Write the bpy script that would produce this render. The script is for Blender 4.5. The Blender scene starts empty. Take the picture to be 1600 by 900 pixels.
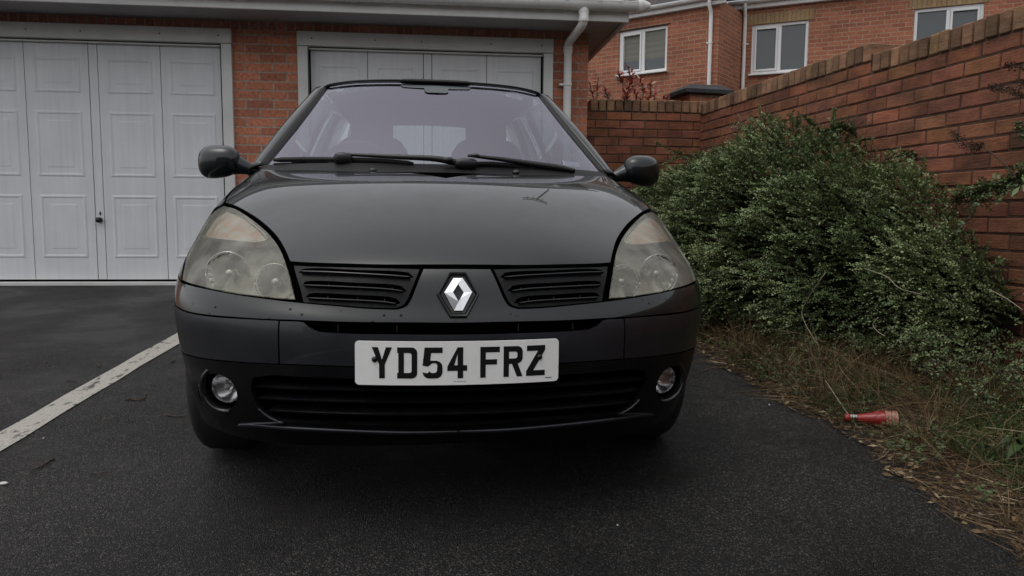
import bpy, bmesh, math, random
import numpy as np
from mathutils import Vector, Matrix, noise
from mathutils.bvhtree import BVHTree
from mathutils.geometry import delaunay_2d_cdt
random.seed(7); rng = np.random.default_rng(7)
rad = math.radians
scene = bpy.context.scene
COL = scene.collection

# ---------------------------------------------------------------- camera, sky, sun, exposure
F = 1155.0                                   # focal length in pixels of a 1600 px wide frame
CAM = np.array([0.0, 0.0, 0.85]); PITCH, ROLL, YAW = 5.6, 0.45, 5.9
def Rx(a): c, s = math.cos(rad(a)), math.sin(rad(a)); return np.array([[1,0,0],[0,c,-s],[0,s,c]])
def Ry(a): c, s = math.cos(rad(a)), math.sin(rad(a)); return np.array([[c,0,s],[0,1,0],[-s,0,c]])
def Rz(a): c, s = math.cos(rad(a)), math.sin(rad(a)); return np.array([[c,-s,0],[s,c,0],[0,0,1]])
RC = Rz(-YAW) @ Rx(-PITCH) @ Ry(-ROLL)       # columns: right, forward, up
cam_data = bpy.data.cameras.new('camera'); cam = bpy.data.objects.new('camera', cam_data); COL.objects.link(cam)
cam.matrix_world = Matrix([[RC[i,0], RC[i,2], -RC[i,1], CAM[i]] for i in range(3)] + [[0,0,0,1]])
cam_data.sensor_width = 36; cam_data.lens = 36*F/1600; cam_data.clip_start = 0.05; cam_data.clip_end = 500
scene.camera = cam
SUN_EL, SUN_AZ = 70, 235                     # overcast day: very broad soft sun, high behind-left of the camera
world = bpy.data.worlds.new('World'); scene.world = world; world.use_nodes = True
wn = world.node_tree.nodes; wl = world.node_tree.links
bg = wn['Background']; bg.inputs['Strength'].default_value = 0.115
sky = wn.new('ShaderNodeTexSky'); sky.sky_type = 'NISHITA'; sky.sun_disc = False
sky.sun_elevation = rad(SUN_EL); sky.sun_rotation = rad(SUN_AZ); sky.dust_density = 4.0; sky.air_density = 1.0; sky.ozone_density = 1.0
hs = wn.new('ShaderNodeHueSaturation'); hs.inputs['Saturation'].default_value = 0.22   # cloud cover takes the blue out
wl.new(sky.outputs[0], hs.inputs['Color']); wl.new(hs.outputs[0], bg.inputs['Color'])
sd = bpy.data.lights.new('sun', 'SUN'); sd.energy = 0.5; sd.angle = rad(170); sd.color = (1.0, 0.97, 0.93)
sun = bpy.data.objects.new('sun', sd); COL.objects.link(sun)
az = rad(SUN_AZ); el = rad(SUN_EL)
sdir = Vector((math.sin(az)*math.cos(el), math.cos(az)*math.cos(el), math.sin(el)))
sun.rotation_euler = sdir.to_track_quat('Z', 'Y').to_euler(); sun.location = (-3, -3, 8)
vs = scene.view_settings; vs.view_transform = 'Standard'; vs.look = 'None'; vs.gamma = 1.0; vs.exposure = 0.36; vs.use_curve_mapping = False

# ---------------------------------------------------------------- measuring tools (a sight line from where the photo was taken, met with a real surface)
def ray(px, py): return RC @ np.array([(px-800)/F, 1.0, (450-py)/F])
SL = math.tan(rad(3.0))
def zg(y):                                    # height of the drive: a steady 3 degree rise towards the garage
    if y < -4: return SL*(-4-1.9)
    if y > 7.0: return SL*(7.0-1.9)
    return SL*(y-1.9)
def at_y(px, py, Y): d = ray(px, py); return CAM + d*Y/d[1]
def at_x(px, py, X): d = ray(px, py); return CAM + d*X/d[0]
def at_g(px, py):
    d = ray(px, py); t = (CAM[2] + SL*1.9)/(SL*d[1]-d[2]); return CAM + d*t
def V(a): return Vector((float(a[0]), float(a[1]), float(a[2])))

# ---------------------------------------------------------------- materials
M = {}
def mat(name, col, rough=0.6, metal=0.0, spec=0.5, coat=0.0):
    m = bpy.data.materials.new(name); m.use_nodes = True
    b = m.node_tree.nodes['Principled BSDF']
    b.inputs['Base Color'].default_value = (*col, 1); b.inputs['Roughness'].default_value = rough
    b.inputs['Metallic'].default_value = metal; b.inputs['Specular IOR Level'].default_value = spec
    b.inputs['Coat Weight'].default_value = coat; b.inputs['Coat Roughness'].default_value = 0.04
    M[name] = m; return m
def nd(m, t): return m.node_tree.nodes.new(t)
def lk(m, a, b): m.node_tree.links.new(a, b)
def bsdf(m): return m.node_tree.nodes['Principled BSDF']
def coord(m, kind='Object', scale=(1,1,1)):
    tc = nd(m, 'ShaderNodeTexCoord'); mp = nd(m, 'ShaderNodeMapping'); mp.inputs['Scale'].default_value = scale
    lk(m, tc.outputs[kind], mp.inputs['Vector']); return mp.outputs[0]
def noise_n(m, vec, scale, detail=4, rough=0.55):
    n = nd(m, 'ShaderNodeTexNoise'); n.inputs['Scale'].default_value = scale; n.inputs['Detail'].default_value = detail
    n.inputs['Roughness'].default_value = rough; lk(m, vec, n.inputs['Vector']); return n.outputs['Fac']
def ramp(m, fac, stops):
    r = nd(m, 'ShaderNodeValToRGB'); e = r.color_ramp.elements
    while len(e) < len(stops): e.new(0.5)
    for i, (p, c) in enumerate(stops):
        e[i].position = p; e[i].color = (*c, 1) if not isinstance(c, (int, float)) else (c, c, c, 1)
    lk(m, fac, r.inputs[0]); return r.outputs[0]
def mix(m, fac, a, b, mode='MIX'):
    x = nd(m, 'ShaderNodeMix'); x.data_type = 'RGBA'; x.blend_type = mode
    for s, v in ((0, fac), (6, a), (7, b)):
        if isinstance(v, (int, float)): x.inputs[s].default_value = v if s == 0 else (v, v, v, 1)
        elif isinstance(v, tuple): x.inputs[s].default_value = (*v, 1)
        else: lk(m, v, x.inputs[s])
    return x.outputs[2]
def bump(m, h, strength=0.3, dist=0.01, into=None):
    b = nd(m, 'ShaderNodeBump'); b.inputs['Strength'].default_value = strength; b.inputs['Distance'].default_value = dist
    lk(m, h, b.inputs['Height']); lk(m, b.outputs[0], (into or bsdf(m)).inputs['Normal']); return b
def attr(m, name):
    a = nd(m, 'ShaderNodeAttribute'); a.attribute_name = name; return a.outputs['Color']

def vary(name, col, col2, scale, rough, rough2=None, bstr=0.0, bscale=None, **k):
    m = mat(name, col, rough, **k); v = coord(m)
    f = noise_n(m, v, scale, 6)
    lk(m, ramp(m, f, [(0.35, col), (0.65, col2)]), bsdf(m).inputs['Base Color'])
    if rough2 is not None: lk(m, ramp(m, noise_n(m, v, scale*1.7, 5), [(0.35, rough), (0.65, rough2)]), bsdf(m).inputs['Roughness'])
    if bstr: bump(m, noise_n(m, v, bscale or scale*6, 4), bstr, 0.004)
    return m

# asphalt: dark worn tarmac of small pale and dark stones, damp here and there
m = mat('asphalt', (0.03,0.03,0.03), 0.7, spec=0.33); v = coord(m)
vor = nd(m, 'ShaderNodeTexVoronoi'); vor.inputs['Scale'].default_value = 310; lk(m, v, vor.inputs['Vector'])
sep = nd(m, 'ShaderNodeSeparateColor'); lk(m, vor.outputs['Color'], sep.inputs[0])
stone = ramp(m, sep.outputs[0], [(0.0,(0.003,0.003,0.0032)), (0.5,(0.0085,0.0083,0.0082)), (0.85,(0.022,0.021,0.020)), (1.0,(0.11,0.102,0.094))])
vor2 = nd(m, 'ShaderNodeTexVoronoi'); vor2.inputs['Scale'].default_value = 115; lk(m, v, vor2.inputs['Vector']); sp2 = nd(m, 'ShaderNodeSeparateColor'); lk(m, vor2.outputs['Color'], sp2.inputs[0])
bigst = mix(m, 1.0, ramp(m, sp2.outputs[1], [(0.90,0.0),(0.93,1.0)]), ramp(m, vor2.outputs['Distance'], [(0.30,1.0),(0.42,0.0)]), 'MULTIPLY'); stone = mix(m, bigst, stone, (0.085,0.08,0.072))
big = noise_n(m, v, 1.1, 6, 0.6); c = mix(m, 1.0, stone, ramp(m, big, [(0.36,0.5),(0.66,1.4)]), 'MULTIPLY')
c = mix(m, 1.0, c, ramp(m, noise_n(m, v, 17, 4), [(0.3,0.75),(0.7,1.25)]), 'MULTIPLY')
lk(m, c, bsdf(m).inputs['Base Color'])
lk(m, ramp(m, noise_n(m, v, 2.2, 5), [(0.36,0.36),(0.66,0.75)]), bsdf(m).inputs['Roughness'])
hh = mix(m, 0.35, vor.outputs['Distance'], noise_n(m, v, 60, 4)); bp = bump(m, hh, 1.0, 0.007); bp.invert = True
# worn white line paint with tarmac showing through
m = mat('line_paint', (0.6,0.58,0.53), 0.7); v = coord(m)
w1 = noise_n(m, v, 22, 8, 0.7); w2 = noise_n(m, coord(m, 'Object', (9, 2, 1)), 3.0, 6, 0.7)
wear = mix(m, 0.5, w1, w2); msk = ramp(m, wear, [(0.53,0.0),(0.59,1.0)])
lk(m, mix(m, msk, ramp(m, noise_n(m, v, 120, 3), [(0.3,(0.30,0.285,0.25)),(0.7,(0.46,0.44,0.395))]), (0.05,0.048,0.045)), bsdf(m).inputs['Base Color'])
vor = nd(m, 'ShaderNodeTexVoronoi'); vor.inputs['Scale'].default_value = 190; lk(m, v, vor.inputs['Vector']); b_ = bump(m, vor.outputs['Distance'], 0.5, 0.004); b_.invert = True
vary('soil', (0.010,0.007,0.005), (0.028,0.019,0.012), 9, 0.95, bstr=0.8, bscale=60)

def brick_mat(name, c1, c2, mortar, course=0.075, length=0.225, dark=None, bias=-0.1):
    m = mat(name, c1, 0.85); tc = nd(m, 'ShaderNodeTexCoord'); uv = tc.outputs['UV']
    b = nd(m, 'ShaderNodeTexBrick'); b.offset = 0.5; b.squash = 1.0
    b.inputs['Scale'].default_value = 1.0; b.inputs['Mortar Size'].default_value = 0.0075; b.inputs['Mortar Smooth'].default_value = 0.25
    b.inputs['Brick Width'].default_value = length; b.inputs['Row Height'].default_value = course; b.inputs['Bias'].default_value = bias
    b.inputs['Color1'].default_value = (*c1,1); b.inputs['Color2'].default_value = (*c2,1); b.inputs['Mortar'].default_value = (*mortar,1)
    lk(m, uv, b.inputs['Vector'])
    n1 = noise_n(m, uv, 38, 6, 0.65); n2 = noise_n(m, uv, 2.0, 4)
    c = mix(m, 1.0, b.outputs['Color'], ramp(m, n1, [(0.3,0.62),(0.7,1.3)]), 'MULTIPLY')
    c = mix(m, 1.0, c, ramp(m, n2, [(0.3,0.78),(0.7,1.15)]), 'MULTIPLY')
    lk(m, c, bsdf(m).inputs['Base Color'])
    h = mix(m, 0.35, ramp(m, b.outputs['Fac'], [(0.0,1.0),(1.0,0.0)]), n1); bump(m, h, 0.7, 0.008)
    return m
brick_mat('garage_brick', (0.60,0.22,0.125), (0.36,0.13,0.082), (0.42,0.32,0.25))
brick_mat('house_brick', (0.42,0.15,0.082), (0.27,0.095,0.056), (0.40,0.28,0.19))
brick_mat('soldier_brick', (0.46,0.19,0.13), (0.28,0.12,0.09), (0.36,0.28,0.23), course=0.225, length=0.075)
brick_mat('buff_brick', (0.42,0.28,0.14), (0.33,0.21,0.11), (0.25,0.19,0.12), course=0.225, length=0.075)
# rustic facing brick modelled one by one: per-brick tint from an attribute, drag marks and pits as bump
def rustic(name, hi, lo):
    m = mat(name, hi, 0.9); v = coord(m); t = attr(m, 'tint')
    base = mix(m, noise_n(m, v, 30, 7, 0.7), lo, hi)
    c = mix(m, 1.0, base, t, 'MULTIPLY')
    stain = ramp(m, noise_n(m, coord(m, 'Object', (1,1,2.0)), 3.2, 6, 0.65), [(0.38,1.0),(0.62,0.30)])
    c = mix(m, 0.75, c, stain, 'MULTIPLY'); lk(m, c, bsdf(m).inputs['Base Color'])
    crease = noise_n(m, coord(m, 'Object', (9,9,38)), 2.0, 7, 0.75); fine = noise_n(m, v, 160, 4)
    bump(m, mix(m, 0.3, crease, fine), 1.0, 0.014)
rustic('rustic_brick', (0.42,0.158,0.078), (0.19,0.078,0.044))
rustic('coping_brick', (0.46,0.27,0.155), (0.24,0.135,0.08))
vary('dark_mortar', (0.055,0.028,0.018), (0.10,0.055,0.036), 14, 0.95, bstr=0.6, bscale=80)

vary('door_paint', (0.73,0.735,0.76), (0.79,0.795,0.815), 2.5, 0.42, 0.55)
m = M['door_paint']; v = coord(m)                 # rain streaks and grime thrown up at the foot
st = ramp(m, noise_n(m, coord(m,'Object',(14,14,.6)), 1.6, 5, 0.6), [(0.35,0.93),(0.6,1.0)]); bc = bsdf(m).inputs['Base Color']; src = bc.links[0].from_socket
lk(m, mix(m, 1.0, src, st, 'MULTIPLY'), bc)
vary('grey_render', (0.20,0.20,0.20), (0.27,0.27,0.265), 3, 0.9)
vary('frame_paint', (0.62,0.62,0.60), (0.70,0.70,0.68), 5, 0.45)
vary('white_plastic', (0.72,0.71,0.69), (0.82,0.81,0.79), 6, 0.35, 0.5)
mat('window_plastic', (0.78,0.78,0.78), 0.3)
vary('soffit_board', (0.30,0.29,0.30), (0.36,0.35,0.35), 4, 0.7)
m = mat('roof_tile', (0.06,0.055,0.055), 0.7); tc = nd(m,'ShaderNodeTexCoord')
b = nd(m,'ShaderNodeTexBrick'); b.inputs['Scale'].default_value=1; b.inputs['Brick Width'].default_value=0.3; b.inputs['Row Height'].default_value=0.26; b.inputs['Mortar Size'].default_value=0.008
b.inputs['Color1'].default_value=(0.05,0.038,0.034,1); b.inputs['Color2'].default_value=(0.03,0.026,0.025,1); b.inputs['Mortar'].default_value=(0.01,0.01,0.01,1)
lk(m, tc.outputs['UV'], b.inputs['Vector']); lk(m, b.outputs['Color'], bsdf(m).inputs['Base Color']); bump(m, b.outputs['Fac'], 0.8, 0.02).invert = True
mat('black_plastic', (0.012,0.012,0.013), 0.35); mat('black_gloss', (0.008,0.008,0.009), 0.12)
vary('cap_stone', (0.012,0.013,0.014), (0.03,0.032,0.034), 12, 0.7, bstr=0.5, bscale=70)
m = mat('house_glass', (0.05,0.06,0.065), 0.06, spec=0.8)

# car finishes
m = mat('car_paint', (0.03,0.033,0.035), 0.34, metal=0.0, spec=0.15, coat=1.0); bsdf(m).inputs['Coat IOR'].default_value = 1.47; v = coord(m)
sp = ramp(m, noise_n(m, v, 95, 2, 0.5), [(0.735,0.0),(0.755,1.0)]); gr = ramp(m, noise_n(m, v, 5, 5), [(0.3,0.85),(0.7,1.15)])
c = mix(m, 1.0, (0.006,0.0085,0.009), gr, 'MULTIPLY')
vd = nd(m,'ShaderNodeTexVoronoi'); vd.inputs['Scale'].default_value = 42; lk(m, v, vd.inputs['Vector'])          # grit and drips thrown up on the nose
sx = nd(m,'ShaderNodeSeparateXYZ'); lk(m, v, sx.inputs[0]); zb_ = ramp(m, sx.outputs[2], [(0.555,0.0),(0.575,1.0),(0.605,1.0),(0.64,0.0)])
dots = mix(m, 1.0, ramp(m, vd.outputs['Distance'], [(0.13,1.0),(0.20,0.0)]), mix(m, 1.0, ramp(m, noise_n(m, v, 7, 3), [(0.47,0.0),(0.53,1.0)]), zb_, 'MULTIPLY'), 'MULTIPLY')
lk(m, mix(m, dots, c, (0.003,0.003,0.003)), bsdf(m).inputs['Base Color']); inv_ = mix(m, 1.0, (1,1,1), dots, 'SUBTRACT'); lk(m, inv_, bsdf(m).inputs['Coat Weight'])
lk(m, ramp(m, noise_n(m, v, 7, 6, 0.6), [(0.3,0.26),(0.7,0.42)]), bsdf(m).inputs['Roughness'])
lk(m, ramp(m, noise_n(m, v, 3.5, 6, 0.6), [(0.35,0.008),(0.75,0.045)]), bsdf(m).inputs['Coat Roughness'])
vary('bumper_paint', (0.008,0.009,0.012), (0.012,0.013,0.017), 8, 0.33, 0.45, spec=0.45, coat=0.3)
vary('lower_plastic', (0.003,0.003,0.004), (0.005,0.005,0.006), 12, 0.3, 0.45, spec=0.18)
vary('grille_plastic', (0.003,0.0032,0.0038), (0.006,0.0063,0.007), 25, 0.36, 0.48, spec=0.22)
mat('recess_black', (0.001,0.001,0.001), 0.9, spec=0.0)
vary('rubber', (0.010,0.010,0.010), (0.018,0.017,0.016), 30, 0.75, bstr=0.3)
mat('trim_rubber', (0.008,0.008,0.009), 0.55, spec=0.3)
mat('chrome', (0.78,0.78,0.79), 0.14, metal=1.0)
mat('lamp_silver', (0.55,0.55,0.53), 0.28, metal=0.9)
vary('lamp_body', (0.20,0.20,0.175), (0.34,0.335,0.30), 14, 0.3, metal=0.5)
mat('alloy', (0.25,0.25,0.26), 0.4, metal=0.8)
vary('plate_white', (0.86,0.86,0.84), (0.9,0.9,0.88), 30, 0.3)
mat('plate_black', (0.006,0.006,0.006), 0.35); mat('print_grey', (0.12,0.12,0.12), 0.5)
vary('seat_fabric', (0.03,0.03,0.035), (0.05,0.05,0.056), 20, 0.9); mat('cabin_trim', (0.022,0.022,0.024), 0.7)
def glassy(name, tint, mixf, gloss_tint=(1,1,1), rough=0.01):
    m = bpy.data.materials.new(name); m.use_nodes = True; n = m.node_tree.nodes; n.clear(); M[name] = m
    o = n.new('ShaderNodeOutputMaterial'); t = n.new('ShaderNodeBsdfTransparent'); t.inputs[0].default_value = (*tint,1)
    g = n.new('ShaderNodeBsdfGlossy'); g.inputs[0].default_value = (*gloss_tint,1); g.inputs['Roughness'].default_value = rough
    fr = n.new('ShaderNodeLayerWeight'); fr.inputs['Blend'].default_value = 0.35
    mp = n.new('ShaderNodeMapRange'); mp.inputs['To Min'].default_value = mixf; mp.inputs['To Max'].default_value = min(1, mixf+0.6)
    lk(m, fr.outputs['Fresnel'], mp.inputs['Value']); mx = n.new('ShaderNodeMixShader')
    lk(m, mp.outputs[0], mx.inputs[0]); lk(m, t.outputs[0], mx.inputs[1]); lk(m, g.outputs[0], mx.inputs[2]); lk(m, mx.outputs[0], o.inputs[0]); return m
glassy('windshield_glass', (0.72,0.84,0.82), 0.215, (0.90,0.87,1.0), 0.02)
glassy('side_glass', (0.6,0.66,0.66), 0.08)
glassy('clear_lens', (0.95,0.95,0.95), 0.06)
glassy('bottle_glass', (0.25,0.45,0.25), 0.12)
# yellowed, hazed headlamp lens: clear plastic with a dull film on it
m = bpy.data.materials.new('hazed_lens'); m.use_nodes = True; n = m.node_tree.nodes; n.clear(); M['hazed_lens'] = m
o = n.new('ShaderNodeOutputMaterial'); t = n.new('ShaderNodeBsdfTransparent'); t.inputs[0].default_value = (0.93,0.92,0.86,1)
pb = n.new('ShaderNodeBsdfPrincipled'); pb.inputs['Base Color'].default_value = (0.46,0.45,0.385,1); pb.inputs['Roughness'].default_value = 0.22; pb.inputs['Coat Weight'].default_value = 0.6
v = coord(m); hz = ramp(m, noise_n(m, v, 11, 6, 0.6), [(0.3,0.18),(0.75,0.48)])
mx = n.new('ShaderNodeMixShader'); lk(m, hz, mx.inputs[0]); lk(m, t.outputs[0], mx.inputs[1]); lk(m, pb.outputs[0], mx.inputs[2]); lk(m, mx.outputs[0], o.inputs[0])
m = mat('amber_reflector', (0.55,0.16,0.07), 0.25, metal=0.4); v = coord(m, 'Object', (1,1,1)); 
wv = nd(m,'ShaderNodeTexWave'); wv.inputs['Scale'].default_value = 28; wv.bands_direction = 'X'; lk(m, v, wv.inputs['Vector'])
lk(m, mix(m, ramp(m, noise_n(m, coord(m,'Object',(1,1,.5)), 26, 3), [(0.42,0.0),(0.58,1.0)]), (0.38,0.19,0.11), (0.36,0.345,0.30)), bsdf(m).inputs['Base Color'])

def leafmat(name, stops, rough=0.45, trans=0.0):
    m = mat(name, stops[1][1], rough, spec=0.3); t = attr(m, 'tint'); s = nd(m,'ShaderNodeSeparateColor'); lk(m, t, s.inputs[0])
    lk(m, ramp(m, s.outputs[0], stops), bsdf(m).inputs['Base Color']); return m
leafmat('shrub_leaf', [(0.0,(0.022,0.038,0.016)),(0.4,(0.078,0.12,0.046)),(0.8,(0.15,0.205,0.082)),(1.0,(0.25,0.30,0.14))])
leafmat('straw', [(0.0,(0.055,0.033,0.016)),(0.5,(0.14,0.09,0.045)),(0.85,(0.26,0.19,0.10)),(1.0,(0.45,0.38,0.26))], 0.75)
leafmat('green_blade', [(0.0,(0.02,0.035,0.01)),(0.5,(0.045,0.075,0.02)),(1.0,(0.10,0.13,0.04))], 0.5)
leafmat('red_leaf', [(0.0,(0.24,0.045,0.035)),(0.5,(0.46,0.09,0.065)),(1.0,(0.55,0.42,0.34))], 0.4)
leafmat('seed_brown', [(0.0,(0.012,0.008,0.006)),(0.5,(0.03,0.018,0.012)),(1.0,(0.06,0.04,0.025))], 0.9)
vary('bark', (0.03,0.02,0.013), (0.07,0.048,0.03), 40, 0.9, bstr=0.6, bscale=120)
vary('shaded_thicket', (0.002,0.003,0.0015), (0.010,0.011,0.006), 45, 1.0, bstr=1.0, bscale=60, spec=0.0)
mat('label_red', (0.30,0.012,0.014), 0.25); vary('label_worn', (0.45,0.30,0.20), (0.30,0.06,0.04), 60, 0.4)
vary('pale_stone', (0.5,0.49,0.45), (0.7,0.68,0.62), 40, 0.8)

# ---------------------------------------------------------------- objects
def tag(o, label=None, cat=None, group=None, kind=None):
    for k, x in (('label',label),('category',cat),('group',group),('kind',kind)):
        if x: o[k] = x
    return o
def empty(name, loc=(0,0,0), parent=None):
    o = bpy.data.objects.new(name, None); o.empty_display_size = 0.2; o.location = loc; COL.objects.link(o); o.parent = parent; return o
def link(name, verts, faces, material, parent=None, smooth=False, uvs=None, tint=None, normals=None):
    me = bpy.data.meshes.new(name); me.from_pydata([tuple(map(float, p)) for p in verts], [], faces); me.update()
    if material: me.materials.append(M[material] if isinstance(material, str) else material)
    if smooth: me.shade_smooth()
    if uvs is not None:
        l = me.uv_layers.new(name='UVMap'); vi = np.empty(len(me.loops), int); me.loops.foreach_get('vertex_index', vi)
        l.data.foreach_set('uv', np.asarray(uvs, float)[vi].ravel())
    if tint is not None:
        a = me.color_attributes.new('tint', 'FLOAT_COLOR', 'POINT'); t = np.asarray(tint, float)
        if t.ndim == 1: t = np.repeat(t[:,None], 3, 1)
        a.data.foreach_set('color', np.hstack([t, np.ones((len(t),1))]).ravel())
    if normals is not None: me.normals_split_custom_set_from_vertices([tuple(map(float, q)) for q in normals])
    o = bpy.data.objects.new(name, me); COL.objects.link(o); o.parent = parent; return o
class MB:                                     # gathers shapes, then links them as one mesh
    def __init__(s): s.v = []; s.f = []; s.u = []; s.t = []
    def add(s, v, f, uv=None, tint=1.0):
        n = len(s.v); s.v += [tuple(map(float,p)) for p in v]; s.f += [tuple(n+i for i in q) for q in f]
        s.u += list(uv) if uv is not None else [(0,0)]*len(v); s.t += [tint]*len(v)
    def quad(s, p, uv=None, tint=1.0): s.add(p, [(0,1,2,3)], uv, tint)
    def box(s, c, d, R=None, bev=0.0, tint=1.0):
        hx, hy, hz = [q/2 for q in d]; b = min(bev, hx*.9, hy*.9, hz*.9)
        R = np.eye(3) if R is None else np.asarray(R); c = np.asarray(c, float)
        if b <= 0:
            P = [(x,y,z) for x in (-hx,hx) for y in (-hy,hy) for z in (-hz,hz)]
            Fc = [(0,1,3,2),(4,6,7,5),(0,4,5,1),(2,3,7,6),(0,2,6,4),(1,5,7,3)]
        else:
            P = []; idx = {}
            for sx in (-1,1):
                for sy in (-1,1):
                    for sz in (-1,1):
                        for a in range(3):
                            q = [sx*(hx-b), sy*(hy-b), sz*(hz-b)]; q[a] = (sx*hx, sy*hy, sz*hz)[a]; idx[sx,sy,sz,a] = len(P); P.append(q)
            Fc = []
            for a in range(3):
                o1, o2 = [(1,2),(2,0),(0,1)][a]
                for sg in (-1,1):
                    q = []
                    for (i,j) in ((-1,-1),(1,-1),(1,1),(-1,1)):
                        k = [0,0,0]; k[a]=sg; k[o1]=i; k[o2]=j; q.append(idx[k[0],k[1],k[2],a])
                    Fc.append(tuple(q if sg>0 else q[::-1]))
            for a in range(3):                 # edge bevels along axis a
                o1, o2 = [(1,2),(2,0),(0,1)][a]
                for i in (-1,1):
                    for j in (-1,1):
                        k0=[0,0,0]; k1=[0,0,0]; k0[a]=-1; k1[a]=1; k0[o1]=k1[o1]=i; k0[o2]=k1[o2]=j
                        q = [idx[(*k0,o1)], idx[(*k1,o1)], idx[(*k1,o2)], idx[(*k0,o2)]]
                        Fc.append(tuple(q if i*j<0 else q[::-1]))
            for sx in (-1,1):
                for sy in (-1,1):
                    for sz in (-1,1):
                        q = [idx[sx,sy,sz,0], idx[sx,sy,sz,1], idx[sx,sy,sz,2]]; Fc.append(tuple(q if sx*sy*sz>0 else q[::-1]))
        s.add([c + R @ np.array(p) for p in P], Fc, tint=tint)
    def tube(s, pts, r, n=10, cap=True, tint=1.0):
        pts = [np.asarray(p, float) for p in pts]; rs = r if hasattr(r, '__len__') else [r]*len(pts); V_ = []; up = None
        for i, p in enumerate(pts):
            t = pts[min(i+1,len(pts)-1)] - pts[max(i-1,0)]; t = t/(np.linalg.norm(t)+1e-12)
            if up is None: up = np.cross(t, (0,0,1)) if abs(t[2])<.9 else np.cross(t, (1,0,0))
            up = up - t*np.dot(up,t); up /= np.linalg.norm(up)+1e-12; w = np.cross(t, up)
            V_ += [p + rs[i]*(math.cos(a)*up + math.sin(a)*w) for a in np.linspace(0, 2*math.pi, n, endpoint=False)]
        Fc = [(i*n+j, i*n+(j+1)%n, (i+1)*n+(j+1)%n, (i+1)*n+j) for i in range(len(pts)-1) for j in range(n)]
        if cap: Fc += [tuple(range(n))[::-1], tuple((len(pts)-1)*n+j for j in range(n))]
        s.add(V_, Fc, tint=tint)
    def lathe(s, prof, origin, axis, n=32, tint=1.0):         # prof: (radius, distance along axis)
        a = np.asarray(axis, float); a /= np.linalg.norm(a); u = np.cross(a, (0,0,1)) if abs(a[2])<.9 else np.cross(a,(1,0,0)); u /= np.linalg.norm(u); w = np.cross(a,u)
        V_ = [np.asarray(origin)+a*h+r*(math.cos(q)*u+math.sin(q)*w) for (r,h) in prof for q in np.linspace(0,2*math.pi,n,endpoint=False)]
        s.add(V_, [(i*n+j, (i+1)*n+j, (i+1)*n+(j+1)%n, i*n+(j+1)%n) for i in range(len(prof)-1) for j in range(n)], tint=tint)
    def ball(s, c, r, R=None, n=20, m_=14, p=1.0):            # ellipsoid; p<1 makes it boxier
        R = np.eye(3) if R is None else np.asarray(R); V_ = []
        sg = lambda x: math.copysign(abs(x)**p, x)
        for i in range(m_+1):
            th = math.pi*i/m_
            for j in range(n):
                ph = 2*math.pi*j/n; V_.append(np.asarray(c)+R@np.array([r[0]*sg(math.sin(th))*sg(math.cos(ph)), r[1]*sg(math.sin(th))*sg(math.sin(ph)), r[2]*sg(math.cos(th))]))
        s.add(V_, [(i*n+j, (i+1)*n+j, (i+1)*n+(j+1)%n, i*n+(j+1)%n) for i in range(m_) for j in range(n)])
    def build(s, name, material, parent=None, smooth=False, tint=False, auto=None):
        o = link(name, s.v, s.f, material, parent, smooth, uvs=s.u, tint=s.t if tint else None)
        if auto is not None:
            bm = bmesh.new(); bm.from_mesh(o.data)
            for f_ in bm.faces: f_.smooth = True
            for e_ in bm.edges:
                if len(e_.link_faces) != 2 or e_.calc_face_angle(0) > rad(auto): e_.smooth = False
            bm.to_mesh(o.data); bm.free()
        return o
def tri2d(poly_list, res, inner=None):
    """Triangulate the area inside polygons (even-odd) with an inner grid of points. Returns points, triangles."""
    def dens(P):
        out = []
        for a, b in zip(P, P[1:]+P[:1]):
            L = math.dist(a, b); k = max(1, int(round(L/res)))
            out += [(a[0]+(b[0]-a[0])*i/k, a[1]+(b[1]-a[1])*i/k) for i in range(k)]
        return out
    D_ = [dens(P) for P in poly_list]; pts = []; faces = []
    for P in D_: n0 = len(pts); pts += P; faces.append([n0+i for i in range(len(P))])
    edges = [(a, b) for f_ in faces for a, b in zip(f_, f_[1:]+f_[:1])]
    segs = np.array([[pts[a], pts[b]] for a, b in edges]); A = segs[:,0]; B = segs[:,1]
    xs = A[:,0]; ys = A[:,1]
    gx, gy = np.meshgrid(np.arange(xs.min()+res*.5, xs.max(), res), np.arange(ys.min()+res*.5, ys.max(), res)); G = np.c_[gx.ravel(), gy.ravel()]
    def inside(G):
        c = np.zeros(len(G), bool)
        for a, b in zip(A, B):
            if a[1] == b[1]: continue
            t = ((a[1] > G[:,1]) != (b[1] > G[:,1])) & (G[:,0] < (b[0]-a[0])*(G[:,1]-a[1])/(b[1]-a[1])+a[0]); c ^= t
        return c
    G = G[inside(G)]
    if len(G):
        dmin = np.full(len(G), 9.)
        for a, b in zip(A, B):
            ab = b-a; t = np.clip(((G-a)@ab)/(ab@ab+1e-12), 0, 1); dmin = np.minimum(dmin, np.hypot(*(G-(a+t[:,None]*ab)).T))
        G = G[dmin > res*.45]
    allp = [Vector(p) for p in pts] + [Vector((float(g[0]), float(g[1]))) for g in G]
    r = delaunay_2d_cdt(allp, edges, [], 0, 1e-7)
    P = np.array([tuple(p) for p in r[0]]); T = np.array([f_ for f_ in r[2]]); cen = P[T].mean(1); T = T[inside(cen)]
    return P, T
# ---------------------------------------------------------------- ground
ys = [-120,-60,-30,-12,-6,-4,-3,-2,-1,0,1,2,3,4,5,6,7,9,14,30,60,150]; xs = [-120,-60,-20,-8,-4,-2,0,2,4,8,20,60,120]
gv = [(x,y,zg(y)) for y in ys for x in xs]; n_ = len(xs)
tag(link('ground', gv, [(j*n_+i,j*n_+i+1,(j+1)*n_+i+1,(j+1)*n_+i) for j in range(len(ys)-1) for i in range(n_-1)], 'asphalt'), kind='structure')
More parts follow.
